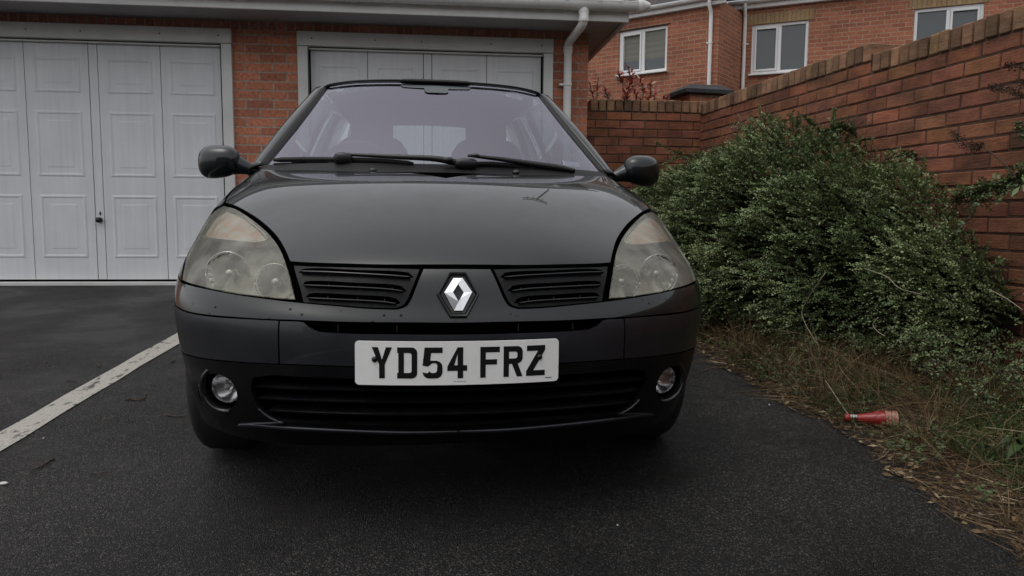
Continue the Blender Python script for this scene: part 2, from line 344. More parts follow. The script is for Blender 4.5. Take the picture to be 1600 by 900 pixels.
# painted bay line, running up the drive beside the car
mb = MB(); lx0, lx1 = -1.588, -1.474
for a, b in zip(np.arange(-3, 6.0, .25), np.arange(-2.75, 6.01, .25)):
    w = lambda y: .004*math.sin(y*9)+.003*math.sin(y*23)
    dx = lambda y: .030*(y-2.6)
    mb.quad([(lx0+w(a)+dx(a),a,zg(a)+.004),(lx1+w(a+3)+dx(a),a,zg(a)+.004),(lx1+w(b+3)+dx(b),b,zg(b)+.004),(lx0+w(b)+dx(b),b,zg(b)+.004)])
tag(mb.build('painted_line', 'line_paint'), kind='structure')
# strip of soil between the tarmac and the side wall
def edge_x(y): return 1.50 + .035*math.sin(y*3.1) + .022*math.sin(y*7.7+1) + .012*math.sin(y*19)
def wall_x(y): return 2.38 + (6.6-y)*.055
mb = MB(); yy = np.arange(-2.0, 6.9, .06); cols = 14
P = []
for y in yy:
    for k in range(cols):
        t = k/(cols-1); x = edge_x(y)*(1-t) + (wall_x(y)+.1)*t
        z = zg(y) + .003 + (.02*min(1,t*6) + .07*t*t + .03*noise.noise(Vector((x*5,y*5,0)))*min(1,t*4) if k else -.004); P.append((x,y,z))
mb.add(P, [(j*cols+i,j*cols+i+1,(j+1)*cols+i+1,(j+1)*cols+i) for j in range(len(yy)-1) for i in range(cols-1)])
tag(mb.build('soil_verge', 'soil', smooth=True), kind='structure')

# ---------------------------------------------------------------- garage
GY = 6.5; GZ = zg(GY)
garage = tag(empty('garage_block', (-1.3, GY, GZ)), 'red brick garage block with two white panelled doors and a white gutter', 'garage')
inv = Matrix.Translation((1.3, -GY, -GZ))
def part(o, parent=None):                     # keeps world coordinates while parenting to a thing that only has a location
    parent = parent or garage; o.parent = parent; off = Vector((0,0,0)); q = parent
    while q is not None: off += q.location; q = q.parent
    o.data.transform(Matrix.Translation(-off)); return o
def wallquad(mb, x0, x1, z0, z1, y, uo=0.0): mb.quad([(x0,y,z0),(x1,y,z0),(x1,y,z1),(x0,y,z1)], [(x0+uo,z0),(x1+uo,z0),(x1+uo,z1),(x0+uo,z1)])
WX0, WX1, SOF = -6.2, 1.323, 2.43
DT, HT = 2.243, 2.362                          # door top, head frame top
D1 = (-5.00-.09, -1.676); D2 = (-1.145, 1.011) # clear openings including the frames
D1 = (-3.93, -1.676)
mb = MB(); zb = 0.1
for x0, x1 in ((WX0, D1[0]), (D1[1], D2[0]), (D2[1], WX1)): wallquad(mb, x0, x1, zb, HT, GY)
for x0, x1 in (D1, D2): wallquad(mb, x0, x1, zb-.1, zb-.0, GY+.02)
for x in (D1[1], D2[0], D1[0], D2[1]):        # reveals
    s = 1
    mb.quad([(x,GY,zb),(x,GY+.1,zb),(x,GY+.1,HT),(x,GY,HT)], [(0,zb),(.1,zb),(.1,HT),(0,HT)])
mb.quad([(WX1,GY,zb),(WX1,GY+5,zb),(WX1,GY+5,SOF+.3),(WX1,GY,SOF+.3)], [(0,zb),(5,zb),(5,SOF+.3),(0,SOF+.3)])
mb.quad([(WX0,GY+5,zb),(WX0,GY,zb),(WX0,GY,SOF+.3),(WX0,GY+5,SOF+.3)], [(0,zb),(5,zb),(5,SOF+.3),(0,SOF+.3)])
part(mb.build('wall', 'garage_brick'))
mb = MB()                                     # soldier course over the doors
mb.quad([(WX0,GY,HT),(WX1,GY,HT),(WX1,GY,SOF+.1),(WX0,GY,SOF+.1)], [(WX0,0),(WX1,0),(WX1,.22),(WX0,.22)]); part(mb.build('lintel_course', 'soldier_brick'))
mb = MB(); EY = 6.0; RX1 = 1.53                # eave: soffit, fascia, gutter
mb.box(((WX0-.2+RX1)/2, (EY+.012+GY+4.5)/2, SOF+.012), (RX1-WX0+.2, GY+4.5-EY-.012, .018)); part(mb.build('soffit', 'soffit_board'))
mb = MB(); mb.box(((WX0-.2+RX1)/2, EY, SOF+.055), (RX1-WX0+.2, .02, .165), bev=.003)
mb.box((RX1+.009, (EY+GY+4.5)/2, SOF+.055), (.018, GY+4.5-EY, .165), bev=.003); part(mb.build('fascia', 'white_plastic'))
mb = MB(); gz, gy, gr = SOF+.095, EY-.075, .058
def halfpipe(mb, x0, x1, yc, zc, r, n=14, ax='x', dirv=None, org=None):
    prof = [(math.cos(a)*r, math.sin(a)*r) for a in np.linspace(math.pi, 2*math.pi, n)] + [(r*.9,0)] + [(math.cos(a)*r*.9, math.sin(a)*r*.9) for a in np.linspace(2*math.pi, math.pi, n)] + [(-r,0)]
    prof = prof[:-1]; m_ = len(prof)
    V_ = [(x, yc+p[0], zc+p[1]) for x in (x0,x1) for p in prof]
    mb.add(V_, [(i, (i+1)%m_, m_+(i+1)%m_, m_+i) for i in range(m_)])
halfpipe(mb, WX0-.2, RX1+.08, gy, gz, gr)
mb.box((( WX0-.2+RX1+.08)/2, gy-gr+.003, gz+.004), (RX1+.28-WX0, .012, .012), bev=.004)
gut = part(mb.build('gutter', 'white_plastic', auto=40))
for x in (-4.4,-3.2,-1.9,-.62,-.60,.12,.22,.78,1.02,1.28,1.44):
    b = MB(); halfpipe(b, x-.012, x+.012, gy, gz, gr+.005, 12); b.box((x, gy-gr-.004, gz+.004), (.024,.016,.02), bev=.004)
    part(b.build('bracket', 'white_plastic', auto=40), gut)
b = MB(); b.lathe([(gr+.004,0),(gr+.004,.03),(.045,.05),(.02,.105),(.0,.112)], (RX1+.06, gy, gz-.008), (1,0,0.02)); part(b.build('end_cap', 'white_plastic', auto=40), gut)
px_, pr = 1.165, .034
b = MB(); b.tube([(px_,gy,gz-.04),(px_,gy,gz-.13)], pr+.004, 18); b.tube([(px_,gy,gz-.12),(px_-.002,gy+.012,gz-.150),(px_-.006,gy+.05,gz-.168),(px_-.027,GY-.10,gz-.195),(px_-.031,GY-.065,gz-.21),(px_-.032,GY-.055,gz-.24)], pr, 18)
b.tube([(px_-.032,GY-.055,gz-.23),(px_-.032,GY-.055,zb+.1)], pr, 18)
for z in (gz-.06, gz-.12): b.tube([(px_,gy,z),(px_,gy+.004,z-.02)], pr+.008, 18)
b.tube([(px_-.032,GY-.055,gz-.225),(px_-.032,GY-.055,gz-.28)], pr+.006, 18)
dp = part(b.build('downpipe', 'white_plastic', auto=40))
for z in (1.98, 1.1):
    b = MB(); b.tube([(px_-.032,GY-.055,z-.012),(px_-.032,GY-.055,z+.012)], pr+.006, 18); b.box((px_-.08,GY-.03,z),(.045,.06,.02),bev=.004); part(b.build('pipe_clip','white_plastic',auto=40), dp)
# tiled roof sloping up and away from the eave
rz0, ry0 = SOF+.15, EY-.03; ry1 = 9.2; rz1 = rz0+(ry1-ry0)*math.tan(rad(32))
mb = MB(); X0, X1 = WX0-.25, RX1+.03
nr = 14
for i in range(nr):
    a, c = i/nr, (i+1)/nr; y0_, y1_ = ry0+(ry1-ry0)*a, ry0+(ry1-ry0)*c; z0_, z1_ = rz0+(rz1-rz0)*a, rz0+(rz1-rz0)*c; L = (ry1-ry0)/math.cos(rad(32))
    mb.quad([(X0,y0_,z0_+.018),(X1,y0_,z0_+.018),(X1,y1_,z1_),(X0,y1_,z1_)], [(X0,a*L),(X1,a*L),(X1,c*L),(X0,c*L)]); mb.quad([(X0,y0_,z0_-.003),(X1,y0_,z0_-.003),(X1,y0_,z0_+.018),(X0,y0_,z0_+.018)], [(0,0)]*4)
mb.quad([(X0,ry1,rz1),(X1,ry1,rz1),(X1,ry1+3.2,rz0),(X0,ry1+3.2,rz0)], [(X0,0),(X1,0),(X1,4),(X0,4)])
mb.quad([(X1,ry0,rz0-.1),(X1,ry0,rz0),(X1,ry1,rz1),(X1,ry1,rz1-.14)]); part(mb.build('roof', 'roof_tile'))
mb = MB(); mb.quad([(X1-.02,ry0,rz0-.02),(X1-.02,ry1+3.2,rz0-.02),(X1-.02,ry1,rz1-.02),(X1-.02,ry1,rz1-.03)],[(0,0),(6,0),(3,2),(3,2)]); part(mb.build('gable', 'garage_brick'))
# the doors
def embossed(mb, x0, x1, z0, z1, y):
    rings = [(0,0),(.012,-.006),(.020,-.006),(.030,-.001),(.075,-.001),(.085,-.0035)]
    loops = [[(x0+a,y+d,z0+a),(x1-a,y+d,z0+a),(x1-a,y+d,z1-a),(x0+a,y+d,z1-a)] for a, d in rings]
    V_ = [p for L in loops for p in L]; k = len(loops)
    mb.add(V_, [(i*4+j, i*4+(j+1)%4, (i+1)*4+(j+1)%4, (i+1)*4+j) for i in range(k-1) for j in range(4)] + [((k-1)*4,(k-1)*4+1,(k-1)*4+2,(k-1)*4+3)])
def garage_door(cx, x0, x1):
    """x0..x1: opening with frames. Two leaves' worth of embossed steel boards either side of a centre strip."""
    Yd = GY+.045; fw = .085
    d = empty('garage_door', (cx, GY, GZ) , None); d.parent = garage; d.location = (cx+1.3, 0, 0)
    mb = MB(); ix0, ix1 = x0+fw+.012, x1-fw-.012; bz, tz = GZ+.045, DT-.008
    cw = .036; cols_ = [(ix0, (ix0+cx-cw)/2-.003), ((ix0+cx-cw)/2+.003, cx-cw-.003), (cx-cw+.003, cx+cw-.003), (cx+cw+.003, (ix1+cx+cw)/2-.003), ((ix1+cx+cw)/2+.003, ix1)]
    rows = [(bz+.18, bz+.708), (bz+.856, bz+1.395), (bz+1.54, bz+1.827)]
    for ci, (a, b) in enumerate(cols_):
        if ci == 2: mb.box(((a+b)/2, Yd+.010, (bz+tz)/2), (b-a, .02, tz-bz), bev=.002); continue
        ea, eb = a+.062, b-.062; zs = [bz] + [q for r in rows for q in r] + [tz]
        mb.quad([(a,Yd,bz),(ea,Yd,bz),(ea,Yd,tz),(a,Yd,tz)]); mb.quad([(eb,Yd,bz),(b,Yd,bz),(b,Yd,tz),(eb,Yd,tz)])
        for k in (0,2,4,6): mb.quad([(ea,Yd,zs[k]),(eb,Yd,zs[k]),(eb,Yd,zs[k+1]),(ea,Yd,zs[k+1])])
        for r in rows: embossed(mb, ea, eb, r[0], r[1], Yd)
        for q in (a, b): mb.quad([(q,Yd,bz),(q,Yd+.02,bz),(q,Yd+.02,tz),(q,Yd,tz)])
        mb.quad([(a,Yd,tz),(b,Yd,tz),(b,Yd+.02,tz),(a,Yd+.02,tz)])
    part(mb.build('door_panel', 'door_paint'), d)
    mb = MB(); mb.box((cx, Yd+.045, (bz+tz)/2), (x1-x0-.1, .03, tz-bz+.05)); part(mb.build('backing', 'recess_black'), d)
    mb = MB()
    for a, b in ((x0, x0+fw), (x1-fw, x1)): mb.box(((a+b)/2, GY-.002, (GZ-.02+DT)/2), (b-a, .06, DT-GZ+.02), bev=.003)
    for q in (x0+fw+.003, x1-fw-.003): sl = MB(); sl.box((q, GY-.028, (GZ+DT)/2), (.006, .01, DT-GZ-.03)); part(sl.build('gap_shade', 'trim_rubber' if 'trim_rubber' in M else 'black_plastic'), d)  # black strip drawn for the shade in the gap beside the jamb
    mb.box(((x0+x1)/2, GY-.006, (DT+.004+HT)/2), (x1-x0+.004, .064, HT-DT-.004), bev=.003)
    mb.box(((x0+x1)/2, GY+.02, DT-.012), (x1-x0-2*fw, .02, .014), bev=.002)
    part(mb.build('door_frame', 'frame_paint'), d)
    mb = MB(); mb.box(((x0+x1)/2, GY+.005, GZ+.012), (x1-x0, .08, .03), bev=.004); part(mb.build('threshold', 'frame_paint'), d)
    for sx in (x0+.12, (x0+cx)/2+.1, cx-.05, (x1+cx)/2, x1-.1):
        b = MB(); b.lathe([(0,-.004),(.006,-.003),(.007,0)], (sx, GY-.038, DT+.062), (0,1,0), 10); part(b.build('screw', 'print_grey', smooth=True), d)
    b = MB(); b.lathe([(0,-.052),(.012,-.05),(.021,-.043),(.024,-.032),(.02,-.02),(.011,-.014),(.011,-.004),(.022,-.003),(.022,0)], (cx, Yd-.001, GZ+.545), (0,1,0), 20)
    b.box((cx+.004, Yd-.004, GZ+.60), (.012,.008,.028), bev=.003); part(b.build('handle', 'black_plastic', auto=50), d)
    return d
garage_door(-2.80, *D1); garage_door(-.067, *D2)

# ---------------------------------------------------------------- garden walls, laid brick by brick
def brick_run(mb, cope, p0, p1, z0, ztop, thick=.215, seed=1, cope_h=.102):
    """One face of bricks from p0 to p1 (the face looks to the left of the direction), capped with bricks on edge."""
    r = random.Random(seed); p0 = np.array(p0, float); p1 = np.array(p1, float); d = p1-p0; L = np.hypot(*d); d /= L; nrm = np.array([-d[1], d[0]])
    R = np.array([[d[0], nrm[0], 0],[d[1], nrm[1], 0],[0,0,1]])
    zt = ztop-cope_h-.010; k = 0; z = zt-.0325
    while z > z0-.04:
        off = (.1125 if k % 2 else 0) + r.uniform(-.012,.012); a = -off
        while a < L:
            b = a+.215+r.uniform(-.003,.003); aa, bb = max(a,0), min(b,L)
            if bb-aa > .03:
                t = r.choice([1,1,1,.92,1.08,.85,.68,1.12])*r.uniform(.85,1.12); cl = (t*r.uniform(.97,1.05), t*r.uniform(.88,1.05), t*r.uniform(.85,1.1))
                j = r.uniform(-.003,.003); c2 = p0 + d*(aa+bb)/2 + nrm*(-.05+j)
                Rr = R @ Rz(r.uniform(-.5,.5)) @ Ry(r.uniform(-.5,.5))
                mb.box((c2[0],c2[1],z+r.uniform(-.0015,.0015)), (bb-aa, .10, .065+r.uniform(-.002,.002)), Rr, bev=.004, tint=cl)
            a = b+.010
        z -= .075; k += 1
    a = 0.0
    while a < L-.03:
        w = .063+r.uniform(-.003,.003); t = r.choice([1,1.05,.9,.7,1.15,.5])*r.uniform(.85,1.1); cl = (t, t*r.uniform(.9,1.03), t*r.uniform(.85,1.0))
        c2 = p0 + d*(a+w/2) + nrm*(-thick/2+r.uniform(-.002,.006)); cope.box((c2[0],c2[1],ztop-cope_h/2+r.uniform(-.002,.002)), (w, thick+.012, cope_h), R @ Ry(r.uniform(-1,1)), bev=.005, tint=cl); a += w+.013
def mortar_run(mb, p0, p1, z0, ztop, thick=.215):
    p0 = np.array(p0, float); p1 = np.array(p1, float); d = p1-p0; L = np.hypot(*d); d /= L; nrm = np.array([-d[1], d[0]])
    R = np.array([[d[0], nrm[0], 0],[d[1], nrm[1], 0],[0,0,1]]); c = (p0+p1)/2 - nrm*thick/2
    mb.box((c[0],c[1],(z0+ztop-.065)/2), (L, thick-.011, ztop-.065-z0), R)
BZ = 1.885
back = tag(empty('garden_wall', (1.33, 6.56, zg(6.56))), 'low red brick wall with tan coping joining the garage to the side wall', 'wall')
mb, cp, mo = MB(), MB(), MB(); brick_run(mb, cp, (2.42,6.58), (1.335,6.58), .55, BZ, seed=3); 
# face must look towards the drive: run from right to left
mortar_run(mo, (2.42,6.58), (1.335,6.58), .1, BZ)
part(mb.build('brickwork', 'rustic_brick', tint=True), back); part(cp.build('coping', 'coping_brick', tint=True), back); part(mo.build('mortar_bed', 'dark_mortar'), back)
# side wall: runs from the back corner towards the camera, one step down on the way
side = tag(empty('garden_wall', (2.5, 3.6, zg(3.6))), 'long dark red brick garden wall rising behind the green shrub, stepped down once', 'wall')
mb, cp, mo = MB(), MB(), MB(); yS = 4.17
pA = lambda y: (wall_x(y), y)
def run(y0, y1, z0, zt, sd):                  # direction towards -Y: nrm = (-dy, dx) -> +X ; reverse so it looks at -X
    brick_run(mb, cp, pA(y1), pA(y0), z0, zt, seed=sd); mortar_run(mo, pA(y1), pA(y0), .0 if z0 < .5 else z0-.3, zt)
run(6.62, yS, .35, 1.865, 5)
run(yS, -1.6, .05, 1.79, 6)
part(mb.build('brickwork', 'rustic_brick', tint=True), side); part(cp.build('coping', 'coping_brick', tint=True), side); part(mo.build('mortar_bed', 'dark_mortar'), side)

# brick pier with a dark pyramid cap behind the corner
pcx, pcy = 2.60, 7.30
pier = tag(empty('gate_pier', (pcx, pcy, zg(7))), 'brick pier topped by a dark flat pyramid cap behind the wall corner', 'pier')
mb = MB()
for k in range(4):
    R = Rz(90*k+8); h = .165; q = [np.array([pcx,pcy,0])+R@np.array(p) for p in ((-h,-h,.1),(h,-h,.1),(h,-h,2.04),(-h,-h,2.04))]; mb.quad(q, [(0,.1),(.33,.1),(.33,2.04),(0,2.04)])
part(mb.build('shaft', 'garage_brick'), pier)
mb = MB(); R = Rz(8); h = .255
V_ = [(a,b,c+.078) for a,b,c in [(-h,-h,1.965),(h,-h,1.965),(h,h,1.965),(-h,h,1.965),(-h,-h,2.0),(h,-h,2.0),(h,h,2.0),(-h,h,2.0),(-.15,-.15,2.06),(.15,-.15,2.06),(.15,.15,2.06),(-.15,.15,2.06)]]
mb.add([np.array([pcx,pcy,0])+R@np.array(v) for v in V_], [(3,2,1,0),(8,9,10,11)]+[(i,(i+1)%4,4+(i+1)%4,4+i) for i in range(4)]+[(4+i,4+(i+1)%4,8+(i+1)%4,8+i) for i in range(4)]); part(mb.build('cap', 'cap_stone'), pier)

# ---------------------------------------------------------------- the houses behind
def house(name_lab, P, d, L, zgut, windows, gut_drop, pipes, seed, lintel, depth=6, faces_away=False, rp=38):
    """P: corner at t=0, d: unit direction of the facade (t grows along it). Windows: (t0, t1, z0, z1)."""
    P = np.array(P, float); d = np.array(d, float); d /= np.hypot(*d)
    n = np.array([d[1], -d[0]])
    if (n[1] > 0) != faces_away: n = -n                        # looks at the drive
    z0 = zg(7)
    h = tag(empty('house', (P[0], P[1], z0)), name_lab, 'house')
    W = lambda t, z, o=0.0: np.array([P[0]+d[0]*t+n[0]*o, P[1]+d[1]*t+n[1]*o, z])
    ts = sorted({min(0,L), max(0,L), *[q for w in windows for q in w[:2]]}); mb = MB()
    def face(t0, t1, a, b, o=0.0, m_=mb): m_.quad([W(t0,a,o),W(t1,a,o),W(t1,b,o),W(t0,b,o)], [(t0,a),(t1,a),(t1,b),(t0,b)])
    for t0, t1 in zip(ts, ts[1:]):
        w = [q for q in windows if q[0] <= t0+1e-6 and q[1] >= t1-1e-6]
        if not w: face(t0, t1, z0, zgut)
        else: face(t0, t1, z0, w[0][2]); face(t0, t1, w[0][3], zgut)
    for t in (0, L):                           # returns
        a, b = W(t,z0), W(t,z0,-depth); mb.quad([a,b,W(t,zgut,-depth),W(t,zgut)], [(0,z0),(depth,z0),(depth,zgut),(0,zgut)])
    for (t0,t1,a,b) in windows:                # reveals
        for t in (t0,t1): mb.quad([W(t,a),W(t,a,-.1),W(t,b,-.1),W(t,b)], [(0,a),(.1,a),(.1,b),(0,b)])
        mb.quad([W(t0,b),W(t1,b),W(t1,b,-.1),W(t0,b,-.1)], [(t0,0),(t1,0),(t1,.1),(t0,.1)])
    part(mb.build('wall', 'house_brick'), h)
    R = np.array([[d[0], -n[0], 0],[d[1], -n[1], 0],[0,0,1]])
    for wi, (t0,t1,a,b) in enumerate(windows):
        tl, tr = min(t0,t1), max(t0,t1); tm = (tl+tr)/2; zc = (a+b)/2; fr = MB()
        def bar(ta, tb, za, zb_, o=-.06, dp=.06): fr.box(W((ta+tb)/2,(za+zb_)/2,o), (abs(tb-ta), dp, zb_-za), R, bev=.006)
        f = .055; bar(tl,tl+f,a,b); bar(tr-f,tr,a,b); bar(tl+f,tr-f,b-f,b); bar(tl+f,tr-f,a,a+f); bar(tm-.03,tm+.03,a+f,b-f)
        op = (tl+f, tm-.03) if (wi % 2 == 0) == (d[0] > 0) else (tm+.03, tr-f)     # the opening light has its own sash
        s_ = .038; bar(op[0]+.002,op[0]+s_,a+f+.002,b-f-.002,-.04,.06); bar(op[1]-s_,op[1]-.002,a+f+.002,b-f-.002,-.04,.06); bar(op[0]+s_,op[1]-s_,b-f-s_,b-f-.002,-.04,.06); bar(op[0]+s_,op[1]-s_,a+f+.002,a+f+s_,-.04,.06)
        wo = part(fr.build('window', 'window_plastic'), h)
        g = MB(); g.quad([W(tl+.03,a+.03,-.07),W(tr-.03,a+.03,-.07),W(tr-.03,b-.03,-.07),W(tl+.03,b-.03,-.07)]); part(g.build('pane', 'house_glass'), wo)
        g = MB(); g.box(W(tm,a-.012,.01), (tr-tl+.06,.14,.03), R, bev=.004); part(g.build('sill', 'window_plastic'), wo)
        if lintel:
            g = MB(); g.quad([W(tl-.08,b,.006),W(tr+.08,b,.006),W(tr+.08,b+.2,.006),W(tl-.08,b+.2,.006)], [(0,0),(tr-tl+.16,0),(tr-tl+.16,.225),(0,.225)]); part(g.build('lintel', 'buff_brick'), h)
        elif True:
            g = MB(); g.box(W(tm,b+.012,.002), (tr-tl+.1,.02,.018), R); part(g.build('lintel', 'trim_rubber'), h)
    if not lintel:                             # Roman blinds behind the glass of the first house
        for (t0,t1,a,b) in windows:
            bl = MB(); tl, tr = min(t0,t1), max(t0,t1); zz = np.linspace(b, b-(b-a)*.68, 12)
            for i in range(11): bl.quad([W(tl,zz[i+1],-.069+.004*(i%2)),W(tr,zz[i+1],-.069+.004*(i%2)),W(tr,zz[i],-.065-.004*(i%2)),W(tl,zz[i],-.065-.004*(i%2))])
            part(bl.build('blind', M.get('blind') or mat('blind', (0.20,0.20,0.17), 0.9)), h)
    lo, hi = min(0,L)-.15, max(0,L)+.15
    if d[0] > 0: lo = -.02
    mb = MB(); mb.box(W((lo+hi)/2, zgut-.03, .09), (hi-lo,.02,.15), R, bev=.003); mb.box(W((lo+hi)/2, zgut-.10, .045), (hi-lo,.10,.02), R); part(mb.build('fascia', 'white_plastic'), h)
    mb = MB(); a_, b_ = W(lo-.03, zgut+.02, .15), W(hi+.03, zgut+.02, .15)
    prof = [(math.cos(q)*.055, math.sin(q)*.055) for q in np.linspace(math.pi, 2*math.pi, 10)]
    mb.add([p+np.array([n[0]*c_, n[1]*c_, s_]) for p in (a_, b_) for c_, s_ in prof], [(i,i+1,11-1+i+1,10+i) for i in range(9)]); gt = part(mb.build('gutter', 'white_plastic', smooth=True), h)
    for t in pipes:
        mb = MB(); mb.tube([W(t,zgut-.02,.15),W(t,zgut-.12,.15),W(t,zgut-.22,.06),W(t,zgut-.32,.055),W(t,z0,.055)], .034, 12)
        for q in (zgut-.75, zgut-1.9): mb.tube([W(t,q-.015,.055),W(t,q+.015,.055)], .042, 12); mb.box(W(t+.05,q,.04),(.05,.03,.02),R)
        part(mb.build('downpipe', 'white_plastic', auto=45), h)
    mb = MB(); Lr = 4.2
    mb.quad([W(lo-.05,zgut+.05,.14),W(hi+.05,zgut+.05,.14),W(hi+.05,zgut+.05+Lr*math.sin(rad(rp)),.14-Lr*math.cos(rad(rp))),W(lo-.05,zgut+.05+Lr*math.sin(rad(rp)),.14-Lr*math.cos(rad(rp)))], [(0,0),(hi-lo,0),(hi-lo,Lr),(0,Lr)])
    part(mb.build('roof', 'roof_tile'), h)
    return h
house('red brick house with a blind behind its single white window, partly behind the garage', (5.01,13.08), (-.743,.669), 5.2, 4.70, [(.98,1.99,3.56,4.39)], 0, [.13], 1, False)
house('red brick house with two white windows under buff lintels, showing above the side wall', (5.404,14.258), (.857,-.515), 8.2, 4.88, [(.33+.34,1.34+.34,3.56,4.48),(3.39,4.43,3.56,4.48)], 0, [.55], 2, True)
# a house added out of view behind the camera: it closes off the low sky that the front of the car would mirror
house('low brick bungalow added unseen behind the viewpoint to block the low sky', (7.5,-8.5), (-1.0,0.0), 15.0, 2.9, [(3,4.2,1.2,2.2),(8,9.2,1.2,2.2)], 0, [.3], 3, False, faces_away=True, rp=32)
for c_ in scene.objects:
    if c_.parent and c_.parent.get('label','').startswith('low brick bungalow') and c_.name.startswith('wall'): c_.data.materials[0] = M['grey_render']
for c_ in scene.objects:
    if c_.get('label','').startswith('low brick bungalow'): c_['label'] = 'low grey rendered bungalow added unseen behind the viewpoint to block the low sky'
# ---------------------------------------------------------------- the car
CT, CY, CR = 3.0, 2.067, 0.3756               # it stands nose-down on the sloping drive, turned very slightly
RCAR = Rx(CT) @ Ry(CR) @ Rz(CY); OCAR = np.array([0.0538, 1.9, 0.0])
car = tag(empty('parked_car', OCAR), 'dark grey three door hatchback parked nose out on the wet tarmac', 'car')
car.rotation_euler = Matrix([[RCAR[i,j] for j in range(3)] for i in range(3)]).to_euler()
co = RCAR.T @ (CAM-OCAR)                       # the viewpoint in the car's own axes, for measuring only
def cray(px, py): return RCAR.T @ ray(px, py)
def at_cy(px, py, y): d = cray(px, py); return co + d*(y-co[1])/d[1]
ROWS = np.array([
 [(0,.06,.235),(.26,.07,.232),(.46,.12,.226),(.60,.205,.22),(.705,.33,.212),(.765,.46,.205),(.785,.58,.2)],
 [(0,.0,.345),(.26,.012,.345),(.46,.065,.345),(.63,.17,.345),(.745,.31,.345),(.795,.46,.35),(.805,.60,.35)],
 [(0,-.008,.469),(.26,.005,.469),(.46,.054,.475),(.64,.155,.485),(.76,.29,.495),(.812,.44,.50),(.82,.60,.505)],
 [(0,.0,.557),(.26,.013,.56),(.46,.06,.567),(.645,.16,.567),(.768,.30,.567),(.816,.45,.57),(.823,.61,.575)],
 [(0,.025,.61),(.26,.04,.612),(.45,.09,.62),(.63,.19,.63),(.755,.33,.64),(.81,.48,.65),(.82,.64,.66)],
 [(0,.095,.72),(.25,.11,.718),(.44,.165,.712),(.60,.28,.715),(.715,.43,.725),(.785,.58,.735),(.812,.73,.745)],
 [(0,.30,.824),(.23,.31,.820),(.41,.36,.812),(.57,.47,.815),(.68,.60,.828),(.76,.74,.83),(.797,.88,.82)],
 [(0,.62,.923),(.22,.63,.920),(.40,.66,.912),(.56,.73,.905),(.67,.84,.902),(.745,.95,.892),(.79,1.05,.865)],
 [(0,1.0,.975),(.22,1.01,.973),(.40,1.05,.971),(.55,1.11,.968),(.67,1.18,.965),(.73,1.24,.948),(.772,1.3,.915)]], float)
def catmull(K, n):                             # K: k x ... keys -> n samples, centripetal enough for these nets
    k = len(K); t = np.linspace(0, k-1, n); i = np.clip(t.astype(int), 0, k-2); f = (t-i).reshape(-1, *([1]*(K.ndim-1)))
    def T(j):
        d = np.empty_like(K[j]); 
        return np.where(((j == 0)).reshape(-1, *([1]*(K.ndim-1))), K[1]-K[0], np.where((j == k-1).reshape(-1, *([1]*(K.ndim-1))), K[-1]-K[-2], (K[np.minimum(j+1,k-1)]-K[np.maximum(j-1,0)])/2))
    a, b, m0, m1 = K[i], K[i+1], T(i), T(i+1)
    return (2*f**3-3*f**2+1)*a + (f**3-2*f**2+f)*m0 + (-2*f**3+3*f**2)*b + (f**3-f**2)*m1
NV, NU = 161, 97
G1 = catmull(ROWS, NV)
full = np.concatenate([G1[:, :0:-1]*np.array([-1,1,1]), G1], 1)          # mirror, so the centre line is smooth
G2 = catmull(full.transpose(1,0,2), NU*2-1).transpose(1,0,2)[:, NU-1:]
for _ in range(10):                            # relax the net a little, edges kept
    Gf = np.concatenate([G2[:, :0:-1]*np.array([-1,1,1]), G2], 1); S_ = Gf.copy()
    S_[1:-1,1:-1] = .5*Gf[1:-1,1:-1] + .125*(Gf[2:,1:-1]+Gf[:-2,1:-1]+Gf[1:-1,2:]+Gf[1:-1,:-2]); G2 = S_[:, NU-1:]
GP = G2; GP[:,0,0] = 0
du = np.gradient(np.concatenate([GP[:, :0:-1]*np.array([-1,1,1]), GP], 1), axis=1)[:, NU-1:]; dv = np.gradient(GP, axis=0)
GN = np.cross(du, dv); GN /= np.linalg.norm(GN, axis=2, keepdims=True)      # outward (towards -Y / +Z)
def ev(arr, u, v):                             # u in 0..1, v in 0..8
    x = np.clip(np.asarray(u)*(NU-1), 0, NU-1.0001); y = np.clip(np.asarray(v)/8*(NV-1), 0, NV-1.0001); i = x.astype(int); j = y.astype(int); fx = (x-i)[...,None]; fy = (y-j)[...,None]
    return arr[j,i]*(1-fx)*(1-fy)+arr[j,i+1]*fx*(1-fy)+arr[j+1,i]*(1-fx)*fy+arr[j+1,i+1]*fx*fy
bv = BVHTree.FromPolygons([V(p) for p in GP.reshape(-1,3)], [(j*NU+i, j*NU+i+1, (j+1)*NU+i+1, (j+1)*NU+i) for j in range(NV-1) for i in range(NU-1)])
def px_uv(p, side=-1):
    """Where a sight line meets the body skin, as (u, v). Off the edge it takes the nearest bit of skin."""
    if len(p) == 3: return (p[1], p[2])        # ('uv', u, v) given directly
    d = cray(*p)*np.array([side,1,1]); o = co*np.array([side,1,1]); d = d/np.linalg.norm(d)
    hit, nrm, idx, _ = bv.ray_cast(V(o), V(d))
    if hit is None:
        best = None
        for t in np.linspace(1.7, 3.4, 60):
            h, n_, i_, dist = bv.find_nearest(V(o+d*t))
            if best is None or dist < best[0]: best = (dist, h, i_)
        hit, idx = best[1], best[2]
    j, i = divmod(idx, NU-1); a, b, c, e = GP[j,i], GP[j,i+1], GP[j+1,i+1], GP[j+1,i]; h = np.array(hit)
    eu = (b-a+c-e)/2; ev_ = (e-a+c-b)/2; A = np.c_[eu, ev_]; s, *_ = np.linalg.lstsq(A, h-a, rcond=None)
    return (min(1,max(0,(i+s[0])/(NU-1))), min(8,max(0,(j+s[1])*8/(NV-1))))
SU, SV = 1.05, .26                             # rough metres per unit, so panels triangulate evenly
